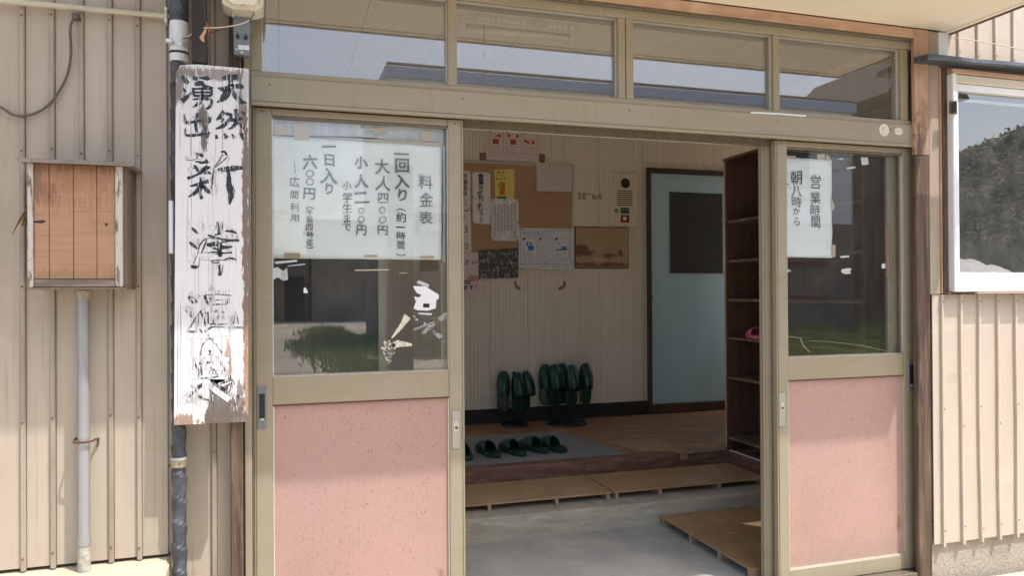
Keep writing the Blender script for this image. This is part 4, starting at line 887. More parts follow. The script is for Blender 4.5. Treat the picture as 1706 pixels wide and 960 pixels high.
t = thing('opening_hours_paper', 'handwritten opening hours paper taped behind the right door glass', 'notice', W(1345, 430, Yg))
b = wavy([(1290, 261), (1386, 266), (1387, 430), (1290, 428)], Yg, .003, 20, 28); obj('paper', b, paper, t, smooth=True)
write(t, ink, 1359, [('営', 303, 20), ('業', 329, 18), ('時', 351, 18), ('間', 369.5, 18)], Yt, .002)
write(t, ink, 1327.5, [('朝', 296, 20), ('八', 319, 19), ('時', 337, 18), ('か', 352, 12), ('ら', 369, 14)], Yt, .002)
write(t, ink, 1304, [('夜', 296, 18), ('八', 319, 16), ('時', 337, 17), ('ま', 352, 12), ('で', 368, 14)], Yt, .002)
for q in ([(1361, 257), (1374, 256), (1375, 265), (1362, 265)], [(1376, 256), (1382, 260), (1385, 267), (1377, 266)], [(1386, 330), (1391, 345), (1387, 352)], [(1386, 408), (1392, 408), (1392, 428), (1387, 429)], [(1308, 259), (1326, 260), (1326, 263), (1308, 262.5)]):
    b = B(); sheet(b, q, Yg-.0014, .0004); obj('tape', b, tape_c, t)

# stickers and remains on the panes
def scrap(name, label, polys, m, cat='sticker', Y=.0272):
    b = B()
    for q in polys: sheet(b, q, Y, .0005)
    return tag(obj(name, b, m), label, cat)
scrap('white_sticker', 'torn white house shaped sticker on the left door glass', [[(688, 477), (709, 477), (719, 484), (731, 491), (731, 498), (727, 500), (726, 514), (712, 518), (695, 517), (689, 514), (693, 503), (690, 494), (697, 496), (703, 492), (694, 488)]], sticker_w)
scrap('dark_square', 'small dark square in the middle of the torn white sticker', [[(705, 506), (715.5, 506), (715.5, 512.5), (705, 512.5)]], black_p, 'sticker', .0264)
def speck(cx, cy, rx, ry, n, sz, seed, ang=0):
    rr = random.Random(seed); out = []
    for _ in range(n):
        a, d = rr.uniform(0, 6.28), rr.random()**.6
        x, y = rx*d*math.cos(a), ry*d*math.sin(a); x, y = x*math.cos(ang)-y*math.sin(ang), x*math.sin(ang)+y*math.cos(ang)
        s = sz*rr.uniform(.5, 1.2); out.append([(cx+x+s*math.cos(k*1.256+rr.uniform(-.3, .3)), cy+y+s*.8*math.sin(k*1.256)) for k in range(5)])
    return out
scrap('sticker_remains', 'flaky cream sticker remains low on the left door glass by the silver stile', speck(648, 581, 11, 14, 46, 2.6, 2)+speck(647, 599, 4, 7, 10, 2.2, 8)+[[(652, 572), (662, 567), (675, 570), (687, 573), (686, 577), (670, 578), (655, 580)]], flake)
scrap('tape_remains', 'wrinkled tape strip slanting above the flaky remains on the left glass', [[(674, 523), (684, 531), (679, 537), (668, 550), (655, 563), (651, 564), (660, 550), (669, 536)]], flake, 'tape')
scrap('tape_remains', 'pale tape scraps under the price list at the left edge of the glass', [[(453, 448), (462, 445), (472, 452), (478, 446), (480, 466), (472, 468), (463, 462), (454, 467)], [(456, 436), (494, 433), (496, 436), (460, 440)], [(479, 443), (508, 439), (509, 441), (480, 444)]], tape_f, 'tape')
scrap('tape_remains', 'clear tape scraps above and below the torn white sticker', [[(697, 467), (715, 474), (714, 479), (694, 472)], [(697, 521), (720, 522), (719, 525.5), (697, 524)]], tape_f, 'tape')
scrap('paper_scrap', 'tiny bright paper scrap on the left door glass above the path', [[(506, 480), (509, 479), (513.5, 488), (506, 488.5)]], sticker_w, 'paper scrap')
scrap('tape_strip', 'long pale tape line across the left door glass above the torn sticker', [[(592, 449.5), (648, 448.5), (648, 450.5), (592, 451.5)], [(665, 454.5), (678, 454.3), (678, 455.3), (665, 455.5)]], tape_c, 'tape')
scrap('paper_scrap', 'larger white paper scrap in the middle of the right door glass', [[(1402, 449), (1413, 446.5), (1419, 448), (1416, 452), (1418, 456), (1408, 457), (1402, 454)]], scrap_w, 'paper scrap')
scrap('paper_scrap', 'thin white paper scrap just above the larger one on the right door glass', [[(1399, 427), (1415, 425.5), (1415, 428.5), (1401, 430)]], scrap_w, 'paper scrap')
scrap('paper_scrap', 'white paper scrap near the right edge of the right door glass', [[(1469, 440), (1475, 439), (1475, 447), (1469, 447.5)]], tape_f, 'paper scrap')
scrap('paper_scrap', 'small white scraps at the top of the right door glass', [[(1434, 262), (1446, 262), (1447, 274), (1436, 275)], [(1410, 279), (1425, 277), (1425, 280), (1411, 282)], [(1393, 265), (1405, 263), (1404, 266)]], tape_f, 'paper scrap')
scrap('cream_lettering', 'faint white print at the left edge of the right glass', [[(1309, 449), (1311, 448), (1311, 453), (1309, 453)], [(1312, 449), (1315, 449), (1315, 453), (1312, 453)], [(1316, 450), (1317.5, 450), (1317.5, 453), (1316, 453)]], tape_f, 'print')
scrap('tape_strip', 'brown tape strip hanging down inside the right door glass', [[(1475, 375), (1480, 376), (1480, 462), (1477, 462)]], mat('brown_strip', (.18, .10, .06), .7), 'tape')
b = B(); tube(b, spline([W(1309, 560, .0265), W(1336, 564, .0265)], 3), .0008, 6); tube(b, spline([W(1333, 565, .0265), W(1340, 578, .0265), W(1349, 587, .0265)], 4), .0012, 6)
tube(b, spline([W(1348, 568, .0265), W(1385, 570, .0265), W(1440, 577, .0265), W(1488, 588, .0265)], 5), .0006, 6)
tag(obj('straw', b, mat('pale_dry_straw', (0.413, 0.352, 0.27), .8)), 'pale dry straw stalks lying against the bottom of the right glass', 'straw')

# stickers on the lintel
YL = -.0172
for nm, lb, cx, cy, sx, sz, txt in (('round_sticker', 'larger round cream approval sticker on the lintel at right', 1473, 216.5, 10, 11.5, 0), ('oval_sticker', 'smaller oval cream sticker right of the round one on the lintel', 1497, 218.5, 9, 7, 1)):
    c = W(cx, cy, YL); s = .00275
    t = thing(nm, lb, 'sticker', c)
    b = B(); disc(b, c, s, th=.0005, sx=sx*.95, sz=sz*.82); obj('backing', b, mat(nm+'_paper', (.66, .64, .52), .6), t)
    b = B()
    if txt: lines(b, cx-7, cx+7, cy, 3.6, 'BL-1110', YL-.0005); box(b, c.x-.012, c.x+.012, YL-.0008, YL-.0006, c.z+.0065, c.z+.0072)
    else:
        put(b, 'K', cx-1, cy-2, 8, YL-.0005, 0, 0); lines(b, cx-5, cx+5, cy+6, 2.8, '防火', YL-.0005)
    flat_up(b); obj('lettering', b, ink_gr, t)
scrap('white_strip', 'narrow white tape strip on the lintel under the transom mullion', [[(1251, 185.5), (1297, 188), (1343, 191.5), (1343, 194.5), (1297, 191), (1251, 188.7)]], sticker_w, 'tape', -.0172)

# ================================================================== INTERIOR OBJECTS
# green slippers
def slipper_bm():
    """one slipper, heel at origin, toe towards +Y, sole on z=0, length .25"""
    sole = B(); L = .25; n = 28
    def hw(v): return .050*(max(0.0, 1-((v-.36)/.66)**4) if v > .36 else max(0, 1-((.36-v)/.385)**2.6))**.5*(1-.13*math.exp(-((v-.38)/.16)**2))*(1+.06*v)
    ring = []
    vs = [.0, .015, .05, .1, .2, .3, .4, .5, .6, .7, .8, .9, .95, .985, 1.0]
    for v in vs: ring.append((hw(v), v*L))
    def outline(sc): return [(w*sc, y) for w, y in ring]+[(-w*sc, y) for w, y in ring[::-1]]
    o = [p for i, p in enumerate(outline(1))]
    lo = [sole.verts.new((x*.94, .004+y*.97, 0)) for x, y in o]; mid = [sole.verts.new((x, y, .006)) for x, y in o]
    hi = [sole.verts.new((x, y, .020)) for x, y in o]; inn = [sole.verts.new((x*.86, .008+y*.94, .022)) for x, y in o]; dn = [sole.verts.new((x*.84, .010+y*.93, .0165)) for x, y in o]
    n = len(o)
    for A, C in ((lo, mid), (mid, hi), (hi, inn), (inn, dn)):
        for i in range(n):
            try: sole.faces.new((A[i], A[(i+1) % n], C[(i+1) % n], C[i]))
            except ValueError: pass
    sole.faces.new(lo[::-1]); sole.faces.new(dn); bmesh.ops.remove_doubles(sole, verts=sole.verts, dist=.0004); bmesh.ops.recalc_face_normals(sole, faces=sole.faces)
    upper = B(); rows = []
    for v in (.44, .47, .52, .6, .7, .8, .88, .94, .98, .998):
        w = hw(v)*1.01; h = .050*(1-((v-.44)/.60)**2.2)+.004; row = []
        for k in range(13):
            a = math.pi*k/12; zz = .014+h*math.sin(a)**.8; back = -.018*math.cos(a)**2 if v < .5 else 0
            yy = v*L+(back if v < .46 else 0) + (.020*math.sin(a)**2 if v < .46 else 0)*.3
            row.append(upper.verts.new((w*math.cos(a)*(1-.03*math.sin(a)), yy, zz)))
        rows.append(row)
    for A, C in zip(rows, rows[1:]):
        for k in range(12): upper.faces.new((A[k], A[k+1], C[k+1], C[k]))
    r = bmesh.ops.extrude_face_region(upper, geom=upper.faces[:])
    nv = [g for g in r['geom'] if isinstance(g, bmesh.types.BMVert)]
    for v in nv: v.co.x *= .93; v.co.z = .014+(v.co.z-.014)*.91; v.co.y -= .001
    bmesh.ops.recalc_face_normals(upper, faces=upper.faces)
    return sole, upper
def make_slipper(name, label, m, group):
    t = thing(name, label, 'slipper', (0, 0, 0), group); s, u = slipper_bm()
    obj('sole', s, m, t, smooth=False); obj('upper', u, m, t, smooth=True); return t
def dup(root, label, M):
    r = root.copy(); COL.objects.link(r); r['label'] = label
    for ch in list(root.children):
        c = ch.copy(); COL.objects.link(c); c.parent = r
    r.matrix_world = M; return r
GS = 'green slippers set out on the mat'
sl0 = make_slipper('slipper', 'green slipper cut by the left door stile on the grey mat', slip_g, GS)
for ch in sl0.children: ch.data.transform(Matrix.Diagonal((.92, 1.12, 1.25, 1)))
def slmat(x, y, rz, zl=.2355): return Matrix.Translation((x, y, zl)) @ Matrix.Rotation(rz, 4, 'Z')
hp = [WZ(781, 768, .235), WZ(829, 764, .235), WZ(872, 761, .235), WZ(911, 756, .235), WZ(941, 755, .235)]
lbs = [None, 'green slipper second from the left on the grey mat', 'green slipper in the middle of the grey mat', 'green slipper overlapping its neighbour, fourth from left on the mat', 'rightmost green slipper on the grey mat']
rz_ = [.05, .16, .22, .30, .26]
sl0.matrix_world = slmat(hp[0].x, hp[0].y, rz_[0])
for i in range(1, 5): dup(sl0, lbs[i], slmat(hp[i].x, hp[i].y, rz_[i]))
# slipper stands with upright slippers
def stand(label, cx, cy, r, pins, knob):
    t = thing('slipper_stand', label, 'slipper stand', (cx, cy, .226))
    b = B(); cyl(b, (cx, cy, .2262), (cx, cy, .238), r, r*.97, n=28); cyl(b, (cx, cy, .238), (cx, cy, .243), r*.9, r*.8, n=28); obj('base', b, stand_m, t)
    for dx, dy in pins:
        b = B()
        for s in (-.016, .016): tube(b, [(cx+dx+s, cy+dy, .24), (cx+dx+s, cy+dy, .44), (cx+dx+s*.6, cy+dy, .50)], .0035, 7)
        obj('pin', b, stand_m, t)
    if knob:
        b = B(); cyl(b, (cx, cy, .24), (cx, cy, .60), .0042, n=8); obj('rod', b, knob_m, t)
        b = B(); bmesh.ops.create_uvsphere(b, u_segments=14, v_segments=8, radius=.022, matrix=Matrix.Translation((cx, cy, .612)) @ Matrix.Diagonal((1, 1, .75, 1))); obj('knob', b, knob_m, t, smooth=True)
    return t
c1 = Vector((1.665, 2.73, 0)); c2 = Vector((2.055, 2.67, 0))
stand('smaller slipper stand with a red knob beside the wall, holding three slippers', c1.x, c1.y, .105, [(-.085, -.02), (.005, -.05), (.07, .0)], True)
stand('wider slipper stand with five upright slippers against the wall', c2.x, c2.y, .155, [(-.10, -.05), (.0, -.08), (.11, -.03), (-.09, .07), (.04, .06)], False)
def upright(x, y, z, face, tilt=0, k=1.1):   # toe up, upper facing angle `face` (0 = towards the viewer side -Y)
    return Matrix.Translation((x, y, z)) @ Matrix.Rotation(face, 4, 'Z') @ Matrix.Rotation(R(90)+tilt, 4, 'X') @ Matrix.Diagonal((k, k, k, 1))
G1, G2 = 'slippers hung on the smaller stand', 'slippers hung on the wider stand'
for i, (dx, dy, z, f, lb, g) in enumerate([
    (-.085, .01, .325, -.25, 'left upright green slipper on the red knobbed stand', G1), (.005, -.02, .315, .35, 'middle upright green slipper in front of the red knob', G1), (.080, .02, .318, .75, 'right upright green slipper on the red knobbed stand', G1)]):
    s = dup(sl0, lb, upright(c1.x+dx, c1.y+dy, z, f)); s['group'] = g
for i, (dx, dy, z, f, lb, g) in enumerate([
    (-.115, -.02, .37, .35, 'leftmost upright green slipper on the wider stand', G2), (.01, -.05, .365, .2, 'middle front upright green slipper on the wider stand', G2), (.135, -.02, .37, .1, 'rightmost upright green slipper on the wider stand', G2),
    (-.145, .075, .365, -.2, 'upright green slipper behind the leftmost one on the wider stand', G2), (-.01, .085, .365, .0, 'upright green slipper at the back of the wider stand', G2)]):
    s = dup(sl0, lb, upright(c2.x+dx, c2.y+dy, z, f)); s['group'] = g
# mat
b = B(); zz = .2265
quad(b, [Vector((.20, 1.575, zz)), Vector((WZ(1040, 755, zz).x, 1.555, zz)), Vector((1.90, 2.36, zz)), Vector((.20, 2.36, zz))], Vector((0, 0, .006)))
tag(obj('floor_mat', b, mat_grey), 'grey carpet mat on the raised wooden floor under the slippers', 'mat')
# protective sheet folded over the edge
t = thing('cardboard_sheet', 'tan cardboard sheet taped over the edge of the raised floor', 'cardboard', (2.2, 1.6, .226))
b = B(); zz = .2268; P_ = [WZ(1013.5, 736.6, zz), WZ(1087.6, 730.4, zz), WZ(1150, 753, zz), WZ(1061, 753.5, zz)]
P_[2].y = max(P_[2].y, 1.488); P_[3].y = max(P_[3].y, 1.488)
tan_card = mat('tan_cardboard', (0.42, 0.28, 0.161), .6, [('noise', (9, 9, 9), .4, .7, (0.336, 0.217, 0.119), .7)])
quad(b, P_, Vector((0, 0, .0016))); obj('sheet', b, tan_card, t)
b = B(); sheet(b, [(1133, 753), (1146, 752), (1145, 766), (1134, 766.5)], 1.4795, .0014); obj('folded_tape', b, mat('light_brown_tape', (.40, .27, .15), .5), t)
b = B(); quad(b, [WZ(1122, 752, .2288), WZ(1159, 752, .2288), WZ(1155, 756, .2288)+Vector((0, .0, 0)), WZ(1128, 756, .2288)], Vector((0, 0, .0006))); obj('edge_tape', b, MATS['light_brown_tape'], t)
t = tag(obj('cardboard_sheet', quad(B(), [WZ(1180, 731, .227), WZ(1206, 728, .227), WZ(1208, 740, .227), WZ(1204, 741, .227)], Vector((0, 0, .0012))), tan_card), 'small tan cardboard piece on the raised floor beside the dark shelving', 'cardboard')

# duckboards
def duck(label, x0, x1, y0, y1, zt, zb, legs, axis):
    t = thing('duckboard', label, 'duckboard', ((x0+x1)/2, (y0+y1)/2, zb), 'plywood duckboards in the entry')
    obj('board', BX(x0, x1, y0, y1, zt-.010, zt, .0012), ply, t)
    for q in legs:
        if axis == 'y': obj('bearer', BX(q-.009, q+.009, y0+.004, y1-.01, zb+.0008, zt-.0105, .001), ply_l, t)
        else: obj('bearer', BX(x0+.004, x1-.01, q-.012, q+.012, zb+.0008, zt-.0105, .001), ply_l, t)
    return t
duck('left plywood duckboard on the concrete step', .30, 1.668, 1.03, 1.415, .160, .1185, [.34, .68, 1.00, 1.36, 1.648], 'y')
duck('right plywood duckboard on the concrete step', 1.680, 2.62, 1.03, 1.415, .160, .1185, [1.70, 1.955, 2.32, 2.60], 'y')
DK = duck('left plywood duckboard on the entry floor, lengthwise by the shelving', 1.885, 2.207, .12, .915, .048, .0, [.14, .37, .62, .89], 'x')
for yy in (.14, .37, .62, .89):
    for xx in (1.92, 2.05, 2.18): b = B(); cyl(b, (xx+random.uniform(-.006, .006), yy, .0478), (xx, yy, .0487), .0035, n=8); obj('nail', b, rust, DK)
duck('right plywood duckboard on the entry floor, beside the shelving base', 2.210, 2.655, .12, .915, .046, .0, [.14, .37, .62, .89], 'x')

# shoe shelving
t = thing('shoe_shelf', 'tall dark brown shoe shelving standing on the right side of the entry', 'shelf', (2.86, .9, .226))
obj('end_board', BX(2.664, 3.02, 1.482, 1.502, .226, 2.03, .002), cab_w, t); obj('end_board', BX(2.664, 3.02, .32, .34, .226, 2.03, .002), cab_w, t)
obj('back_board', BX(3.021, 3.04, .32, 1.502, .226, 2.03), cab_w, t); obj('top_board', BX(2.660, 3.04, .318, 1.504, 2.0305, 2.048, .002), cab_w, t)
for z in (.31, .685, .93, 1.168, 1.41, 1.655): obj('shelf_board', BX(2.668, 3.018, .342, 1.480, z-.016, z, .002), cab_edge, t)
b = B(); box(b, 2.6605, 2.6635, 1.484, 1.500, .24, 2.02, .0008); obj('edge_strip', b, orange_wood, t)
b = BX(2.655, 2.663, .40, 1.45, .2262, .233, .001); tag(obj('white_strip', b, sticker_w), 'thin white strip standing in for the light gap under the dark shelving', 'strip')  # white colour stands in for the light gap under the shelving
b = B(); tube(b, [(2.63, 1.475, 1.66), (2.666, 1.475, 1.668)], .0022, 6); obj('nail', b, silver, t)
# pink sandals
ps = make_slipper('sandal', 'front pink rubber sandal lying on the dark shoe shelf', slip_p, 'pink sandals on the shelf')
for ch in ps.children: pass
ps.matrix_world = Matrix.Translation((2.70, 1.17, .931)) @ Matrix.Rotation(-.35+R(0), 4, 'Z')
dup(ps, 'rear pink rubber sandal behind the front one on the shoe shelf', Matrix.Translation((2.80, 1.15, .931)) @ Matrix.Rotation(-.3, 4, 'Z'))

# teal door
t = thing('teal_door', 'teal painted interior door with dark glass pane in the back wall', 'door', (3.2, 2.85, .226))
X0 = W(1084, 400, 2.855).x; zt_ = W(1084, 288, 2.855).z; zb_ = W(1084, 674, 2.855).z
obj('door_leaf', BX(X0, X0+.80, 2.855, 2.868, zb_, zt_, .002), teal, t)
gx0, gx1 = W(1116, 400, 2.852).x, W(1204, 400, 2.852).x; gz0, gz1 = W(1116, 454, 2.852).z, W(1116, 321, 2.852).z
g = obj('door_glass', BX(gx0, gx1, 2.850, 2.854, gz0, gz1), glass_dark, t)
b = B()
for q in ((gx0-.006, gx1+.006, gz0-.006, gz0), (gx0-.006, gx1+.006, gz1, gz1+.006)): box(b, q[0], q[1], 2.848, 2.8545, q[2], q[3])
obj('glazing_strip', b, black_p, g)
obj('casing', BX(X0-.032, X0-.001, 2.835, 2.868, .2265, zt_+.04, .002), brown_trim, t); obj('casing', BX(X0+.801, X0+.835, 2.835, 2.868, .2265, zt_+.04, .002), brown_trim, t)
obj('casing', BX(X0-.0005, X0+.8005, 2.835, 2.868, zt_+.002, zt_+.04, .002), brown_trim, t); obj('door_sill', BX(X0-.0005, X0+.8005, 2.830, 2.868, .2265, zb_-.002, .002), brown_trim, t)
c = W(1086, 497, 2.85); b = B(); box(b, c.x-.006, c.x+.008, 2.849, 2.854, c.z-.02, c.z+.02, .001); obj('latch_plate', b, box_grey, t)

# notice board and papers
YB = 2.855
t = thing('notice_board', 'tan pin board with a pale metal rail on the hall back wall', 'notice board', W(860, 450, YB))
b = B(); sheet(b, [(700, 268), (953, 277), (953, 446), (700, 452)], YB, .010); obj('board', b, board_b, t)
b = B(); quad(b, [W(698, 262.5, YB-.003), W(956, 274.5, YB-.003), W(956, 278.5, YB-.003), W(698, 267, YB-.003)], Vector((0, .012, 0))); obj('rail', b, pale_conduit, t)
b = B(); sheet(b, [(952.5, 277), (955.5, 277), (955.5, 446), (952.5, 446)], YB-.002, .012); obj('rail', b, pale_conduit, t)
Y1 = YB-.004
def paperthing(name, label, px, m, Y=Y1, pins=(), cat='notice'):
    t = thing(name, label, cat, W(px[0][0], px[-1][1], Y)); b = B(); sheet(b, px, Y, .0008); obj('sheet', b, m, t)
    if pins:
        for x, y in pins: c = W(x, y, Y); b = B(); cyl(b, (c.x, Y-.0005, c.z), (c.x, Y-.006, c.z), .0045, n=10); obj('push_pin', b, pin_m, t)
    return t
def frame_lines(b, px, Y, w=.8):
    n = len(px)
    for i in range(n):
        (x0, y0), (x1, y1) = px[i], px[(i+1) % n]
        d = Vector((x1-x0, y1-y0)).normalized(); nx, ny = -d.y*w/2, d.x*w/2
        vs = [b.verts.new(W(*q, Y)) for q in ((x0+nx, y0+ny), (x1+nx, y1+ny), (x1-nx, y1-ny), (x0-nx, y0-ny))]; b.faces.new(vs)
# top warning poster (red)
t = paperthing('red_icon_poster', 'poster with three red icon boxes taped above the notice board', [(809, 190), (902, 196), (898, 271), (809, 266)], paper_pink, YB-.001, cat='poster')
Yt = YB-.0018
b = B()
for x0 in (815, 844, 872): frame_lines(b, [(x0, 216+(x0-815)*.05), (x0+24, 217+(x0-815)*.05), (x0+23.5, 255+(x0-815)*.05), (x0, 254+(x0-815)*.05)], Yt, .7)
fy = lambda x, o: o+(x-815)*.055
for x0, L3 in ((817, ('きけんです', 'さわらないで', 'ください')), (846, ('水分をとって', '休みながら', 'ご入浴を')), (874, ('無理をせず', 'ゆっくりと', 'お休み'))):
    for i, s in enumerate(L3): lines(b, x0, x0+len(s)*3.2, fy(x0, 243+i*4.3), 3.0, s, Yt)
lines(b, 813, 897, lambda x: fy(x, 259), 2.6, '体調の悪いときは係の者までお知らせくださいませ。', Yt)
lines(b, 820, 893, lambda x: fy(x, 266.3), 4.2, '新津温泉からのお願い', Yt); flat_up(b); obj('lettering', b, ink_gr, t)
b = B()
for x0 in (815, 844, 872):
    yy = fy(x0, 214); sheet(b, [(x0-1, yy), (x0+4, yy), (x0+4, yy+5.5), (x0-1, yy+5.5)], Yt, .0003)
for x0, yy in ((821, 231), (850, 232)):
    sheet(b, [(x0, yy), (x0+10, yy+.5), (x0+10, yy+9), (x0, yy+8.5)], Yt, .0003)
for cx, cy, r_ in ((832, 226, 3.4), (827, 226, 1.8), (848, 225.5, 3), (862, 226.5, 3), (876, 235, 3), (880, 237, 2.6)): disc(b, W(cx, cy, Yt), r_*.0042, th=.0002, n=12)
sheet(b, [(884, 232), (888, 236), (891, 232), (890, 240), (886, 240.5)], Yt, .0003)
lines(b, 812, 897, lambda x: fy(x, 207.5), 6, '入浴中に注意しましょう！', Yt, .01); flat_up(b); obj('red_print', b, ink_red, t)
for q in ([(799, 254), (810, 254.5), (810, 267), (799, 266)], [(898, 256), (908, 257), (908, 271), (898, 270)]):
    b = B(); sheet(b, q, YB-.0025, .0005); obj('tape', b, mat('brown_packing_tape', (.22, .125, .085), .5) if 'brown_packing_tape' not in MATS else MATS['brown_packing_tape'], t)
# yellow flyer
t = paperthing('yellow_flyer', 'yellow coupon flyer pinned on the notice board', [(824, 282), (857, 282), (857, 332), (825, 332)], paper_y, Y1, [(840, 332)], 'flyer')
Yt = Y1-.0008; b = B()
lines(b, 828, 841, 287, 4.4, '喜多方', Yt, .02); lines(b, 826, 843, 292.5, 4.4, 'クーポン', Yt, .02); lines(b, 826, 843, 298, 4.4, '使えます', Yt, .02); flat_up(b); obj('red_print', b, ink_red, t)
b = B(); sheet(b, [(832, 303), (841, 303), (841, 325), (832, 325)], Yt, .0002); obj('orange_print', b, ink_or, t)
b = B(); column(b, 840, [('8', 307, 6), ('・', 314, 5), ('1', 318, 5)], Yt-.0004, .02, 0); column(b, 830, [('円', 309, 4)], Yt-.0004, .02, 0); flat_up(b); obj('lettering', b, ink_in, t)
b = B(); sheet(b, [(828, 327), (843, 327), (843, 330.5), (828, 330.5)], Yt, .0002); obj('green_print', b, ink_green, t)
# vertical strip
t = paperthing('brush_notice', 'vertical white strip with black brush writing pinned on the board', [(787, 286), (817, 288), (817, 374), (788, 372)], paper_in, Y1, [(788.5, 288), (815, 289), (788, 328), (789, 371)])
b = B(); ys = 294
for ch, s in zip('貴重品は受付にお預け下さい', [9, 9, 8, 6.5, 8, 7.5, 4, 4, 9, 5, 7, 5, 5]):
    put(b, ch, 801+random.uniform(-1, 1), ys, s*1.12, Yt, .022, 1.2); ys += s*.86+.35
flat_up(b); obj('lettering', b, ink_in, t)
t = paperthing('brush_notice', 'upper left pinned paper strip with brush writing beside the door stile', [(740, 281), (784, 285), (784, 349), (740, 350)], paper_in, Y1, [(782, 287), (782, 315), (781, 347)])
b = B(); column(b, 774, [('新', 293, 11), ('津', 303, 10), ('温', 312, 9), ('泉', 322, 10), ('ヘ', 332, 9), ('へ', 340, 9)], Yt, .01); flat_up(b); obj('lettering', b, ink_in, t)
t = paperthing('brush_notice', 'lower left pinned paper with a figure three under the brush strip', [(740, 352), (784, 351), (786, 420), (740, 419)], paper_in, Y1, [(777, 352), (784, 418)])
b = B(); put(b, '3', 776, 382, 15, Yt, 0, .5); put(b, 'ま', 772, 362, 10, Yt, .01); put(b, '川', 777, 408, 6, Yt, .02); put(b, '川', 777, 414, 6, Yt, .02); flat_up(b); obj('lettering', b, ink_in, t)
# laminated white sheet
t = paperthing('laminated_sheet', 'crinkled laminated sheet of vertical small text pinned on the board', [(817, 331), (864, 332), (865, 402), (819, 401)], mat('laminated_paper', (0.66, 0.636, 0.648), .25, [('noise', (14, 14, 9), .55, .66, (0.9, 0.9, 0.9), .8)], spec=.8, bump=[('noise', (9, 9, 9), .01)]), Y1-.003, [(819, 333), (839.5, 333), (862, 334), (818, 365), (863, 371), (820, 399), (862, 400)])
b = B(); Yq = Y1-.0042; txt = 'お客様へお願い当館では入浴の際には必ずかけ湯をしてから静かにお入り下さい石鹸や洗剤は'
k = 0
for j in range(7):
    x = 858-j*5.6
    yy = 338+(3 if j else 0)
    while yy < 395-(j % 3)*5: put(b, txt[k % len(txt)], x, yy, 3.2, Yq, 0, 0); yy += 3.5; k += 1
flat_up(b); obj('lettering', b, ink_in, t)
# blank paper
paperthing('blank_paper', 'blank cream paper with two pins at the upper right of the board', [(894, 271), (953, 273), (952, 320), (894, 318)], mat('cream_blank_paper', (.60, .55, .50), .8), Y1-.003, [(915, 276), (924, 307)])
# dark photo print
ph = mat('dark_bath_photo_print', (.05, .055, .05), .3, [
    ('noise', (30, 30, 45), .5, .6, (.30, .22, .18), .8, 3), ('noise', (55, 55, 20), .56, .62, (.45, .46, .50), .8, 3), ('noise', (12, 12, 30), .55, .62, (.03, .08, .04), .9)], spec=.6)
paperthing('photo_print', 'dark glossy photograph pinned at the bottom of the board', [(797, 417), (863, 413), (863, 463), (797, 464)], ph, Y1-.003, [(861, 415), (800, 420)], 'photograph')
# AED poster lower left
t = paperthing('notice_poster', 'partly hidden poster with large black words at the lower left of the board', [(730, 420), (797, 421), (804, 423), (804, 493), (730, 492)], paper_pink, YB-.0015, cat='poster')
b = B(); lines(b, 771, 797, 437, 9, 'さい', YB-.0025, .03); lines(b, 762, 784, 470, 9, 'EDは', YB-.0025, .04); lines(b, 753, 799, 479, 8.5, '使えます！', YB-.0025, .03); lines(b, 768, 780, 486, 3, '係まで', YB-.0025); flat_up(b); obj('lettering', b, ink_in, t)
b = B(); disc(b, W(789, 464, YB-.002), .035, th=.0003, sx=1.4, sz=.7); obj('pink_print', b, mat('salmon_print', (.55, .28, .22), .7), t)
# heat poster (blue icons)
t = paperthing('heat_poster', 'white poster with three blue icon boxes at the right end of the board', [(865, 380), (956, 381), (955, 450), (864, 447)], mat('bluish_poster_paper', (0.675, 0.702, 0.743), .6), Y1-.002, [(869, 381.5), (950, 383), (868, 440), (907, 439), (953, 439)], 'poster')
Yt = Y1-.0032; b = B()
frame_lines(b, [(867.5, 383.5), (951, 385), (950, 440.5), (867.5, 440)], Yt, .8)
for x0 in (872, 898, 925): frame_lines(b, [(x0, 396.5), (x0+22.5, 397), (x0+22, 433), (x0, 432.5)], Yt, .6)
lines(b, 871, 925, 388.7, 5.2, '熱中症に注意しましょう！', Yt, .01); frame_lines(b, [(871, 392.5), (924, 393.5)], Yt, .5)
for x0, L3 in ((873, ('こまめな', '水分補給を', '忘れないで')), (900, ('日傘や帽子で', '日差しを', 'よけましょう')), (927, ('涼しい所で', '無理をせず', '休みましょう'))):
    for i, s in enumerate(L3): lines(b, x0, x0+len(s)*3.2, 421.5+i*3.9, 2.9, s, Yt)
lines(b, 870, 948, 436.5, 2.4, '気分が悪いときはすぐに係の者までお知らせください。', Yt); lines(b, 899, 946, 444, 3.4, '新津温泉 管理組合 一同', Yt)
frame_lines(b, [(886+24, 400), (912, 402), (918, 406), (907, 406)], Yt, .5); frame_lines(b, [(912.5, 406), (912.5, 412)], Yt, .6)
frame_lines(b, [(901, 415), (906, 409.5), (910, 414), (911, 416)], Yt, .5)
flat_up(b); obj('lettering', b, ink_gr, t)
b = B()
for x0 in (871.5, 898.5, 925): sheet(b, [(x0, 396), (x0+4, 396), (x0+4, 400), (x0, 400)], Yt-.0003, .0002)
disc(b, W(884, 406, Yt), .0095, th=.0002, n=14)
sheet(b, [(880, 409.5), (888, 409.5), (889.5, 411), (889.5, 417), (887.5, 417), (887.5, 413), (886.5, 417.5), (880.5, 417.5)], Yt-.0003, .0002)
sheet(b, [(880, 411.5), (876.3, 409), (877, 403.5), (879, 402), (880, 403.5), (878.8, 408), (882, 410)], Yt-.0004, .0002)
sheet(b, [(927, 414.8), (945, 414.8), (945, 417.3), (927, 417.3)], Yt-.0003, .0002); sheet(b, [(936, 411), (944, 411), (944, 414.5), (936, 414.5)], Yt-.0003, .0002); disc(b, W(931, 406.2, Yt), .0055, th=.0002, n=10)
flat_up(b); obj('blue_print', b, ink_blue, t)
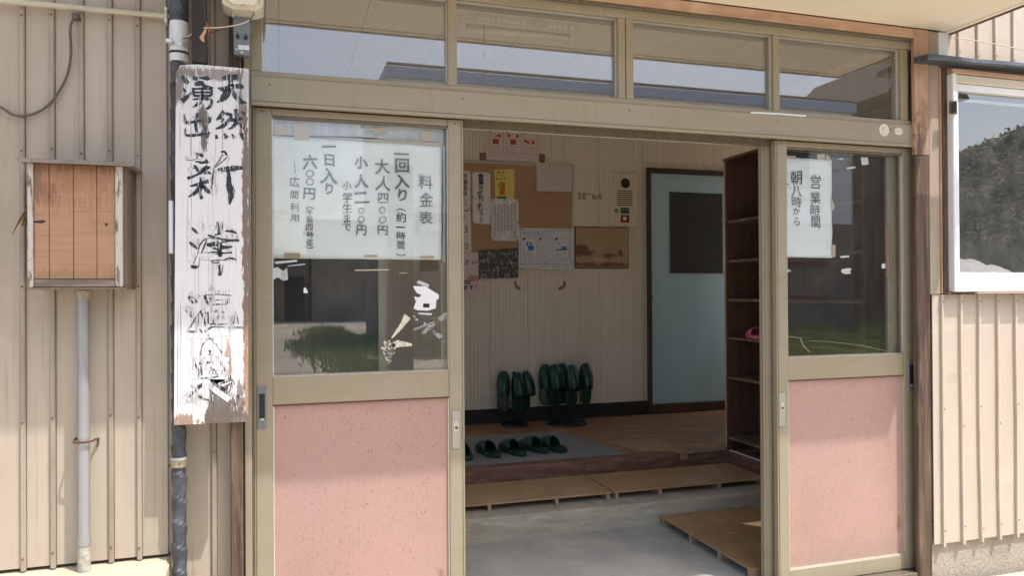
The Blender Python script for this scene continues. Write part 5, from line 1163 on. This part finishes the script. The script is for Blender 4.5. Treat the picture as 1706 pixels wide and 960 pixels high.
# warped brown board with paper remains
bb = mat('brown_board_face', (0.447, 0.301, 0.182), .5, [('noise', (4, 4, 25), .4, .7, (0.373, 0.237, 0.135), .6), ('noise', (60, 60, 9), .66, .72, (0.174, 0.0898, 0.054), .6)],
         blobs=[(.05, .14, .07, .045, (0.187, 0.077, 0.054), .95), (.10, .12, .13, .022, (0.187, 0.077, 0.054), .95), (.26, .10, .10, .018, (0.199, 0.0898, 0.0607), .95), (.2, .03, .26, .018, (0.199, 0.0834, 0.0567), .95), (.39, .12, .02, .03, (0.187, 0.077, 0.054), .95), (.2, .09, .05, .06, (0.559, 0.41, 0.27), .6)], spec=.5)
c = W(958, 447, Y1); t = thing('brown_board', 'warped brown panel with peeled pale paper, right of the blue icon poster', 'board', c)
xa, xb = W(958, 410, Y1).x, W(1048, 410, Y1).x; za, zb2 = W(958, 447, Y1).z, W(958, 377, Y1).z
obj('rim', BX(xa, xb, Y1, Y1+.012, za, zb2, .004), mat('red_brown_rim', (.11, .04, .028), .5), t)
obj('face', BX(xa+.007, xb-.007, Y1-.0015, Y1-.0002, za+.007, zb2-.007), bb, t)
# intercom
xa, xb = W(1020, 330, Y1).x, W(1062, 330, Y1).x; za, zb2 = W(1020, 377, Y1).z, W(1020, 287, Y1).z
t = thing('intercom', 'ivory intercom plate with round speaker and slotted grille on the back wall', 'intercom', (xa, Y1, za))
obj('plate', BX(xa, xb, Y1-.006, BWY-.005, za, zb2, .002), icom, t); Yt = Y1-.008
c = W(1042, 305, Yt); b = B(); cyl(b, (c.x, Yt+.002, c.z), (c.x, Yt-.004, c.z), .040, .037, n=24); s_ = obj('speaker', b, black_p, t)
b = B(); cyl(b, (c.x, Yt-.0042, c.z), (c.x, Yt-.006, c.z), .018, n=18); obj('speaker_dome', b, rubber, s_)
for i in range(8):
    yy = 317+i*3.45; b = B(); sheet(b, [(1028, yy), (1054, yy+.3), (1054, yy+1.8), (1028, yy+1.5)], Yt+.001, .0009); obj('grille_slot', b, ink_in, t)
b = B(); disc(b, W(1027, 351, Yt), .0195, th=.0006, n=18); obj('green_sticker', b, mat('pale_green_sticker', (.16, .28, .19), .6), t)
b = B(); sheet(b, [(1034, 346), (1048, 346), (1048, 356), (1034, 355.5)], Yt, .0006); obj('dark_label', b, mat('dark_green_label', (.04, .07, .065), .5), t)
b = B(); sheet(b, [(1034, 358), (1048.5, 358.3), (1048.5, 371), (1034, 370.5)], Yt, .0006); rs = obj('red_label', b, mat('dull_red_label', (.27, .05, .035), .5), t)
b = B(); disc(b, W(1041, 364, Yt-.0008), .017, th=.0004, n=16); obj('label_disc', b, paper_in, rs)
b = B(); lines(b, 1036, 1046, 350, 3, '非常', Yt-.0005); flat_up(b); obj('lettering', b, paper_in, t)
for x, y in ((1041, 289), (1041, 376)): c = W(x, y, Yt); b = B(); cyl(b, (c.x, Yt+.002, c.z), (c.x, Yt-.001, c.z), .003, n=8); obj('screw', b, pin_m, t)
# tape remains and hook marks on the wall
stain = mat('old_glue_stain', (.24, .175, .115), .6)
scrap('tape_remains', 'old yellowed tape marks on the back wall left of the intercom', [[(963, 321), (968, 321), (968, 333), (963, 332)], [(970, 321), (984, 322), (984, 325), (975, 325), (976, 333), (970, 332)], [(986, 323), (990, 324), (994, 328), (998, 323), (1002, 324), (1002, 334), (998, 331), (990, 333), (986, 331)]], mat('yellow_tape_mark', (.40, .31, .19), .6), 'tape', BWY-.0055)
scrap('glue_mark', 'left curved brown glue mark below the notice board', [[(856, 469), (859, 467), (861, 475), (866, 478), (868, 482), (864, 484), (858, 479)]], stain, 'stain', BWY-.0055)
scrap('glue_mark', 'right curved brown glue mark below the brown panel', [[(939, 467), (944, 473), (941, 479), (935, 484), (930, 483), (930, 479), (937, 476)]], stain, 'stain', BWY-.0055)

# fluorescent batten on the ceiling
t = thing('ceiling_light', 'fluorescent batten light with pull cord on the hall ceiling seen through transom', 'ceiling light', (1.1, .75, 2.47))
obj('batten_case', BX(.80, 1.36, .725, .785, 2.455, 2.499, .003), lamp_m, t)
b = B(); cyl(b, (.82, .755, 2.437), (1.34, .755, 2.437), .014, n=14); obj('tube', b, tube_m, t, smooth=True)
for x in (.808, 1.342): obj('end_cap', BX(x-.01, x+.01, .735, .775, 2.418, 2.4545, .002), pvc, t)
b = B(); tube(b, [(.90, .72, 2.45), (.90, .72, 2.33)], .0012, 6); pc = obj('pull_cord', b, wire_d, t); b = B(); cyl(b, (.90, .72, 2.30), (.90, .72, 2.335), .006, .002, n=10); obj('cord_weight', b, black_p, pc)
b = B(); random.seed(3); x = .87
while x < 1.33:
    if not 1.10 < x < 1.2: box(b, x, x+.016, .7235, .7245, 2.462+.004*random.random(), 2.484)
    x += .022 if random.random() < .7 else .032
obj('paper_tag', b, sticker_w, t)

# ================================================================== ACROSS THE LANE (seen in the panes' reflections)
def Wm(x, y, Y): v = W(x, y, Y); return Vector((v.x, -v.y, v.z))
t = thing('house', 'two storey house with blue fascia across the lane, reflected in the transom', 'house', (9, -16, -.1))
hx0, hx1 = 2.6, 16.6
obj('upper_wall', BX(hx0, hx1, -22, -16.0, 3.2, 6.55), house_w, t); obj('lower_wall', BX(hx0+.05, hx1-.05, -21.9, -15.9, -.1, 3.19), house_d, t)
obj('fascia', BX(hx0-.1, hx1+.1, -22.1, -15.9, 6.56, 6.85, .02), house_blue, t); obj('roof', BX(hx0-.05, hx1+.05, -22.05, -15.95, 6.86, 6.95, .02), house_roof, t)
for z in (.9, 1.9, 2.6): obj('wall_band', BX(hx0+2, hx1-1, -15.895, -15.87, z, z+.16), house_red, t)
for x in (4.5, 7.5, 10.5, 13.5):
    w_ = obj('window', BX(x, x+1.5, -15.995, -15.93, 4.2, 5.4, .01), glass_dark, t); obj('window_frame', BX(x-.06, x+1.56, -15.999, -15.96, 4.13, 4.19), white_sun, w_)
t = thing('gabled_house', 'dark gabled roof house beyond, reflected at the right end of the transom', 'house', (21, -16, -.1))
obj('wall', BX(18.4, 20.2, -20, -16, -.1, 7.05), house_d, t)
b = B(); v = [(17.3, -15.4, 7.1), (20.4, -15.4, 7.1), (18.9, -15.4, 8.7), (17.3, -20.5, 7.1), (20.4, -20.5, 7.1), (18.9, -20.5, 8.7)]; v = [b.verts.new(q) for q in v]
for f in ((0, 1, 2), (3, 5, 4), (0, 2, 5, 3), (1, 4, 5, 2), (0, 3, 4, 1)): b.faces.new([v[i] for i in f])
bmesh.ops.recalc_face_normals(b, faces=b.faces); obj('roof', b, house_roof, t)
t = thing('shed', 'grey shed at the end of the lane, reflected in the left door glass', 'shed', (-.5, -34, -.1))
obj('wall', BX(-6, 1.3, -38, -34, -.1, 2.9), house_d, t); obj('roof', BX(-6.3, 1.6, -38.3, -33.7, 2.91, 3.05), house_roof, t); obj('door', BX(.2, 1.1, -33.99, -33.95, -.1, 2.0), black_p, t)
t = thing('barn', 'long dark barn across the end of the lane', 'barn', (4, -36, -.1))
obj('wall', BX(1.4, 9, -40, -33, -.1, 4.4), house_d, t); obj('roof', BX(1.2, 9.2, -40.2, -32.7, 4.41, 4.6), house_roof, t)
# bins and planks heap
t = thing('rubble_heap', 'heap of boards and plastic sheets beside the lane, reflected in the left glass', 'rubble heap', (3.0, -12.5, -.1))
rr = random.Random(5)
for k in range(14):
    b = B(); box(b, -.5, .5, -.06, .06, -.012, .012); M = Matrix.Translation((2.75+rr.uniform(-.5, .6), -12.4+rr.uniform(-.5, .5), .05+rr.random()*.7)) @ Matrix.Rotation(rr.uniform(0, 3), 4, 'Z') @ Matrix.Rotation(rr.uniform(-.6, .6), 4, 'Y')
    bmesh.ops.transform(b, matrix=M, verts=b.verts); obj('plank', b, rr.choice([pvc, grey_wood, ply_l, slip_g]), t)
# pillar / post near lane
tag(obj('timber_pillar', BX(1.62, 1.98, -9.2, -8.9, -.1, 3.2, .02), char), 'dark timber pillar beside the lane, reflected in the left door glass', 'pillar')
# grass
b = B(); rr = random.Random(9)
def blades(x0, x1, y0, y1, n, h):
    for _ in range(n):
        x, y = rr.uniform(x0, x1)+rr.gauss(0, .18), rr.uniform(y0, y1)+rr.gauss(0, .4); a = rr.uniform(0, 3.14); hh = h*rr.uniform(.3, 1.2)*(.5+.8*mnoise.noise(Vector((x*1.5, y*.6, 0)))+.3); w_ = .02
        dx, dy = math.cos(a)*w_, math.sin(a)*w_; lx, ly = rr.uniform(-.1, .1), rr.uniform(-.1, .1)
        b.faces.new([b.verts.new((x-dx, y-dy, -.1)), b.verts.new((x+dx, y+dy, -.1)), b.verts.new((x+lx, y+ly, -.1+hh))])
for _k in range(60): cx_, cy_ = rr.gauss(1.25, .28), -16+rr.gauss(0, 4.2); blades(cx_-.25, cx_+.25, cy_-1, cy_+1, 110, .26); blades(8, 28, -15.5, -10.3, 14000, .30); blades(2.2, 8, -15.8, -13.2, 3000, .3)
g = stuff(obj('grass', b, grass_m)); g['label'] = 'grass verge along the lane across from the entrance'; g['category'] = 'grass'
# trees
def tree(x, y, h, r, label):
    t = thing('tree', label, 'tree', (x, y, -.1)); rr = random.Random(int(x*10))
    b = B(); tube(b, [(x, y, -.15), (x+.1, y, h*.3), (x-.1, y+.1, h*.6), (x, y, h*.85)], [.22, .17, .11, .04], 8)
    for k in range(7):
        a = rr.uniform(0, 6.28); z = h*rr.uniform(.35, .7); tube(b, [(x, y, z), (x+math.cos(a)*r*.5, y+math.sin(a)*r*.5, z+r*.3), (x+math.cos(a)*r*.8, y+math.sin(a)*r*.8, z+r*.5)], [.08, .05, .02], 6)
    obj('trunk', b, bark_m, t); b = B()
    cl = [(rr.uniform(-1, 1)*r*.75, rr.uniform(-1, 1)*r*.75, h*rr.uniform(.45, .95), r*rr.uniform(.25, .5)) for _ in range(22)]
    for _ in range(4200):
        cx, cy, cz, cr = rr.choice(cl); d = Vector((rr.gauss(0, 1), rr.gauss(0, 1), rr.gauss(0, 1))).normalized()*cr*rr.random()**.4
        p = Vector((x+cx, y+cy, cz))+d; u = Vector((rr.gauss(0, 1), rr.gauss(0, 1), rr.gauss(0, 1))).normalized()*.10; v = u.orthogonal().normalized()*.06
        b.faces.new([b.verts.new(p-u), b.verts.new(p+v), b.verts.new(p+u), b.verts.new(p-v)])
    obj('crown', b, leaf_m, t)
tree(-2.5, -24, 5, 2.0, 'smaller tree left of the lane end'); tree(46.8, -41, 13.6, 1.6, 'bare topped tree on the hillside ridge reflected in the window')
# hillside
b = B(); nx, ny = 60, 24; g = []
for i in range(nx+1):
    row = []
    for j in range(ny+1):
        x = 24+i*3.0; y = -38-j*5.0; v = j/ny
        q = x*40/(-y)*1.0; top = -.1+max(0, min(13.5, 10.6+(q-47)*.36) if q > 44 else 9.5-(44-q)*.55)*(-y/40); h = top*(min(1, .35+v*9) if v < .08 else 1) + .8*mnoise.noise(Vector((x*.12, y*.12, 0))) if j < 4 else top*.9
        row.append(b.verts.new((x, y, h if j else -.3)))
    g.append(row)
for i in range(nx):
    for j in range(ny): b.faces.new((g[i][j], g[i+1][j], g[i+1][j+1], g[i][j+1]))
bmesh.ops.recalc_face_normals(b, faces=b.faces); struct('hill', b, hill_m)
b = B(); rr = random.Random(21)
for _ in range(900):
    q_ = rr.uniform(43, 62); y_ = rr.uniform(-56, -38.5); x_ = q_*(-y_)/40*1.0
    h_ = max(0, min(13.5, 10.6+(q_-47)*.36) if q_ > 44 else 9.5-(44-q_)*.55)*(-y_/40)*(min(1, .35+(-y_-38)/120*9) if (-y_-38)/120 < .08 else 1)
    cr = rr.uniform(.3, .9)
    for _2 in range(26):
        d = Vector((rr.gauss(0, 1), rr.gauss(0, 1), abs(rr.gauss(0, .8))))*cr*.45; u = Vector((rr.gauss(0, 1), rr.gauss(0, 1), rr.gauss(0, 1))).normalized()*.22; v = u.orthogonal().normalized()*.12
        p = Vector((x_, y_, h_-.3))+d; b.faces.new([b.verts.new(p-u), b.verts.new(p+v), b.verts.new(p+u), b.verts.new(p-v)])
g = stuff(obj('hillside_scrub', b, mat('dry_scrub_leaf', (0.128, 0.128, 0.075), .8, [('noise', (0.75, 0.75, 0.75), .4, .6, (0.255, 0.217, 0.15), .9)]))); g['label'] = 'dry scrub covering the hillside mirrored in the window'; g['category'] = 'scrub'
t = thing('utility_pole', 'utility pole with a cross arm far right across the lane', 'utility pole', (56, -31, -.1))
b = B(); cyl(b, (56, -31, -.1), (56, -31, 13), .15, .10, n=12); obj('pole', b, conc_l, t); obj('cross_arm', BX(55.2, 56.8, -31.22, -31.12, 12.3, 12.42), box_grey, t)
b = B(); tube(b, [Wm(1652, 242, 30), Wm(1680, 224, 30), (55.8, -31.17, 12.5)], .035, 6); tag(obj('overhead_wire', b, wire_d), 'overhead wire rising to the utility pole across the lane', 'wire')
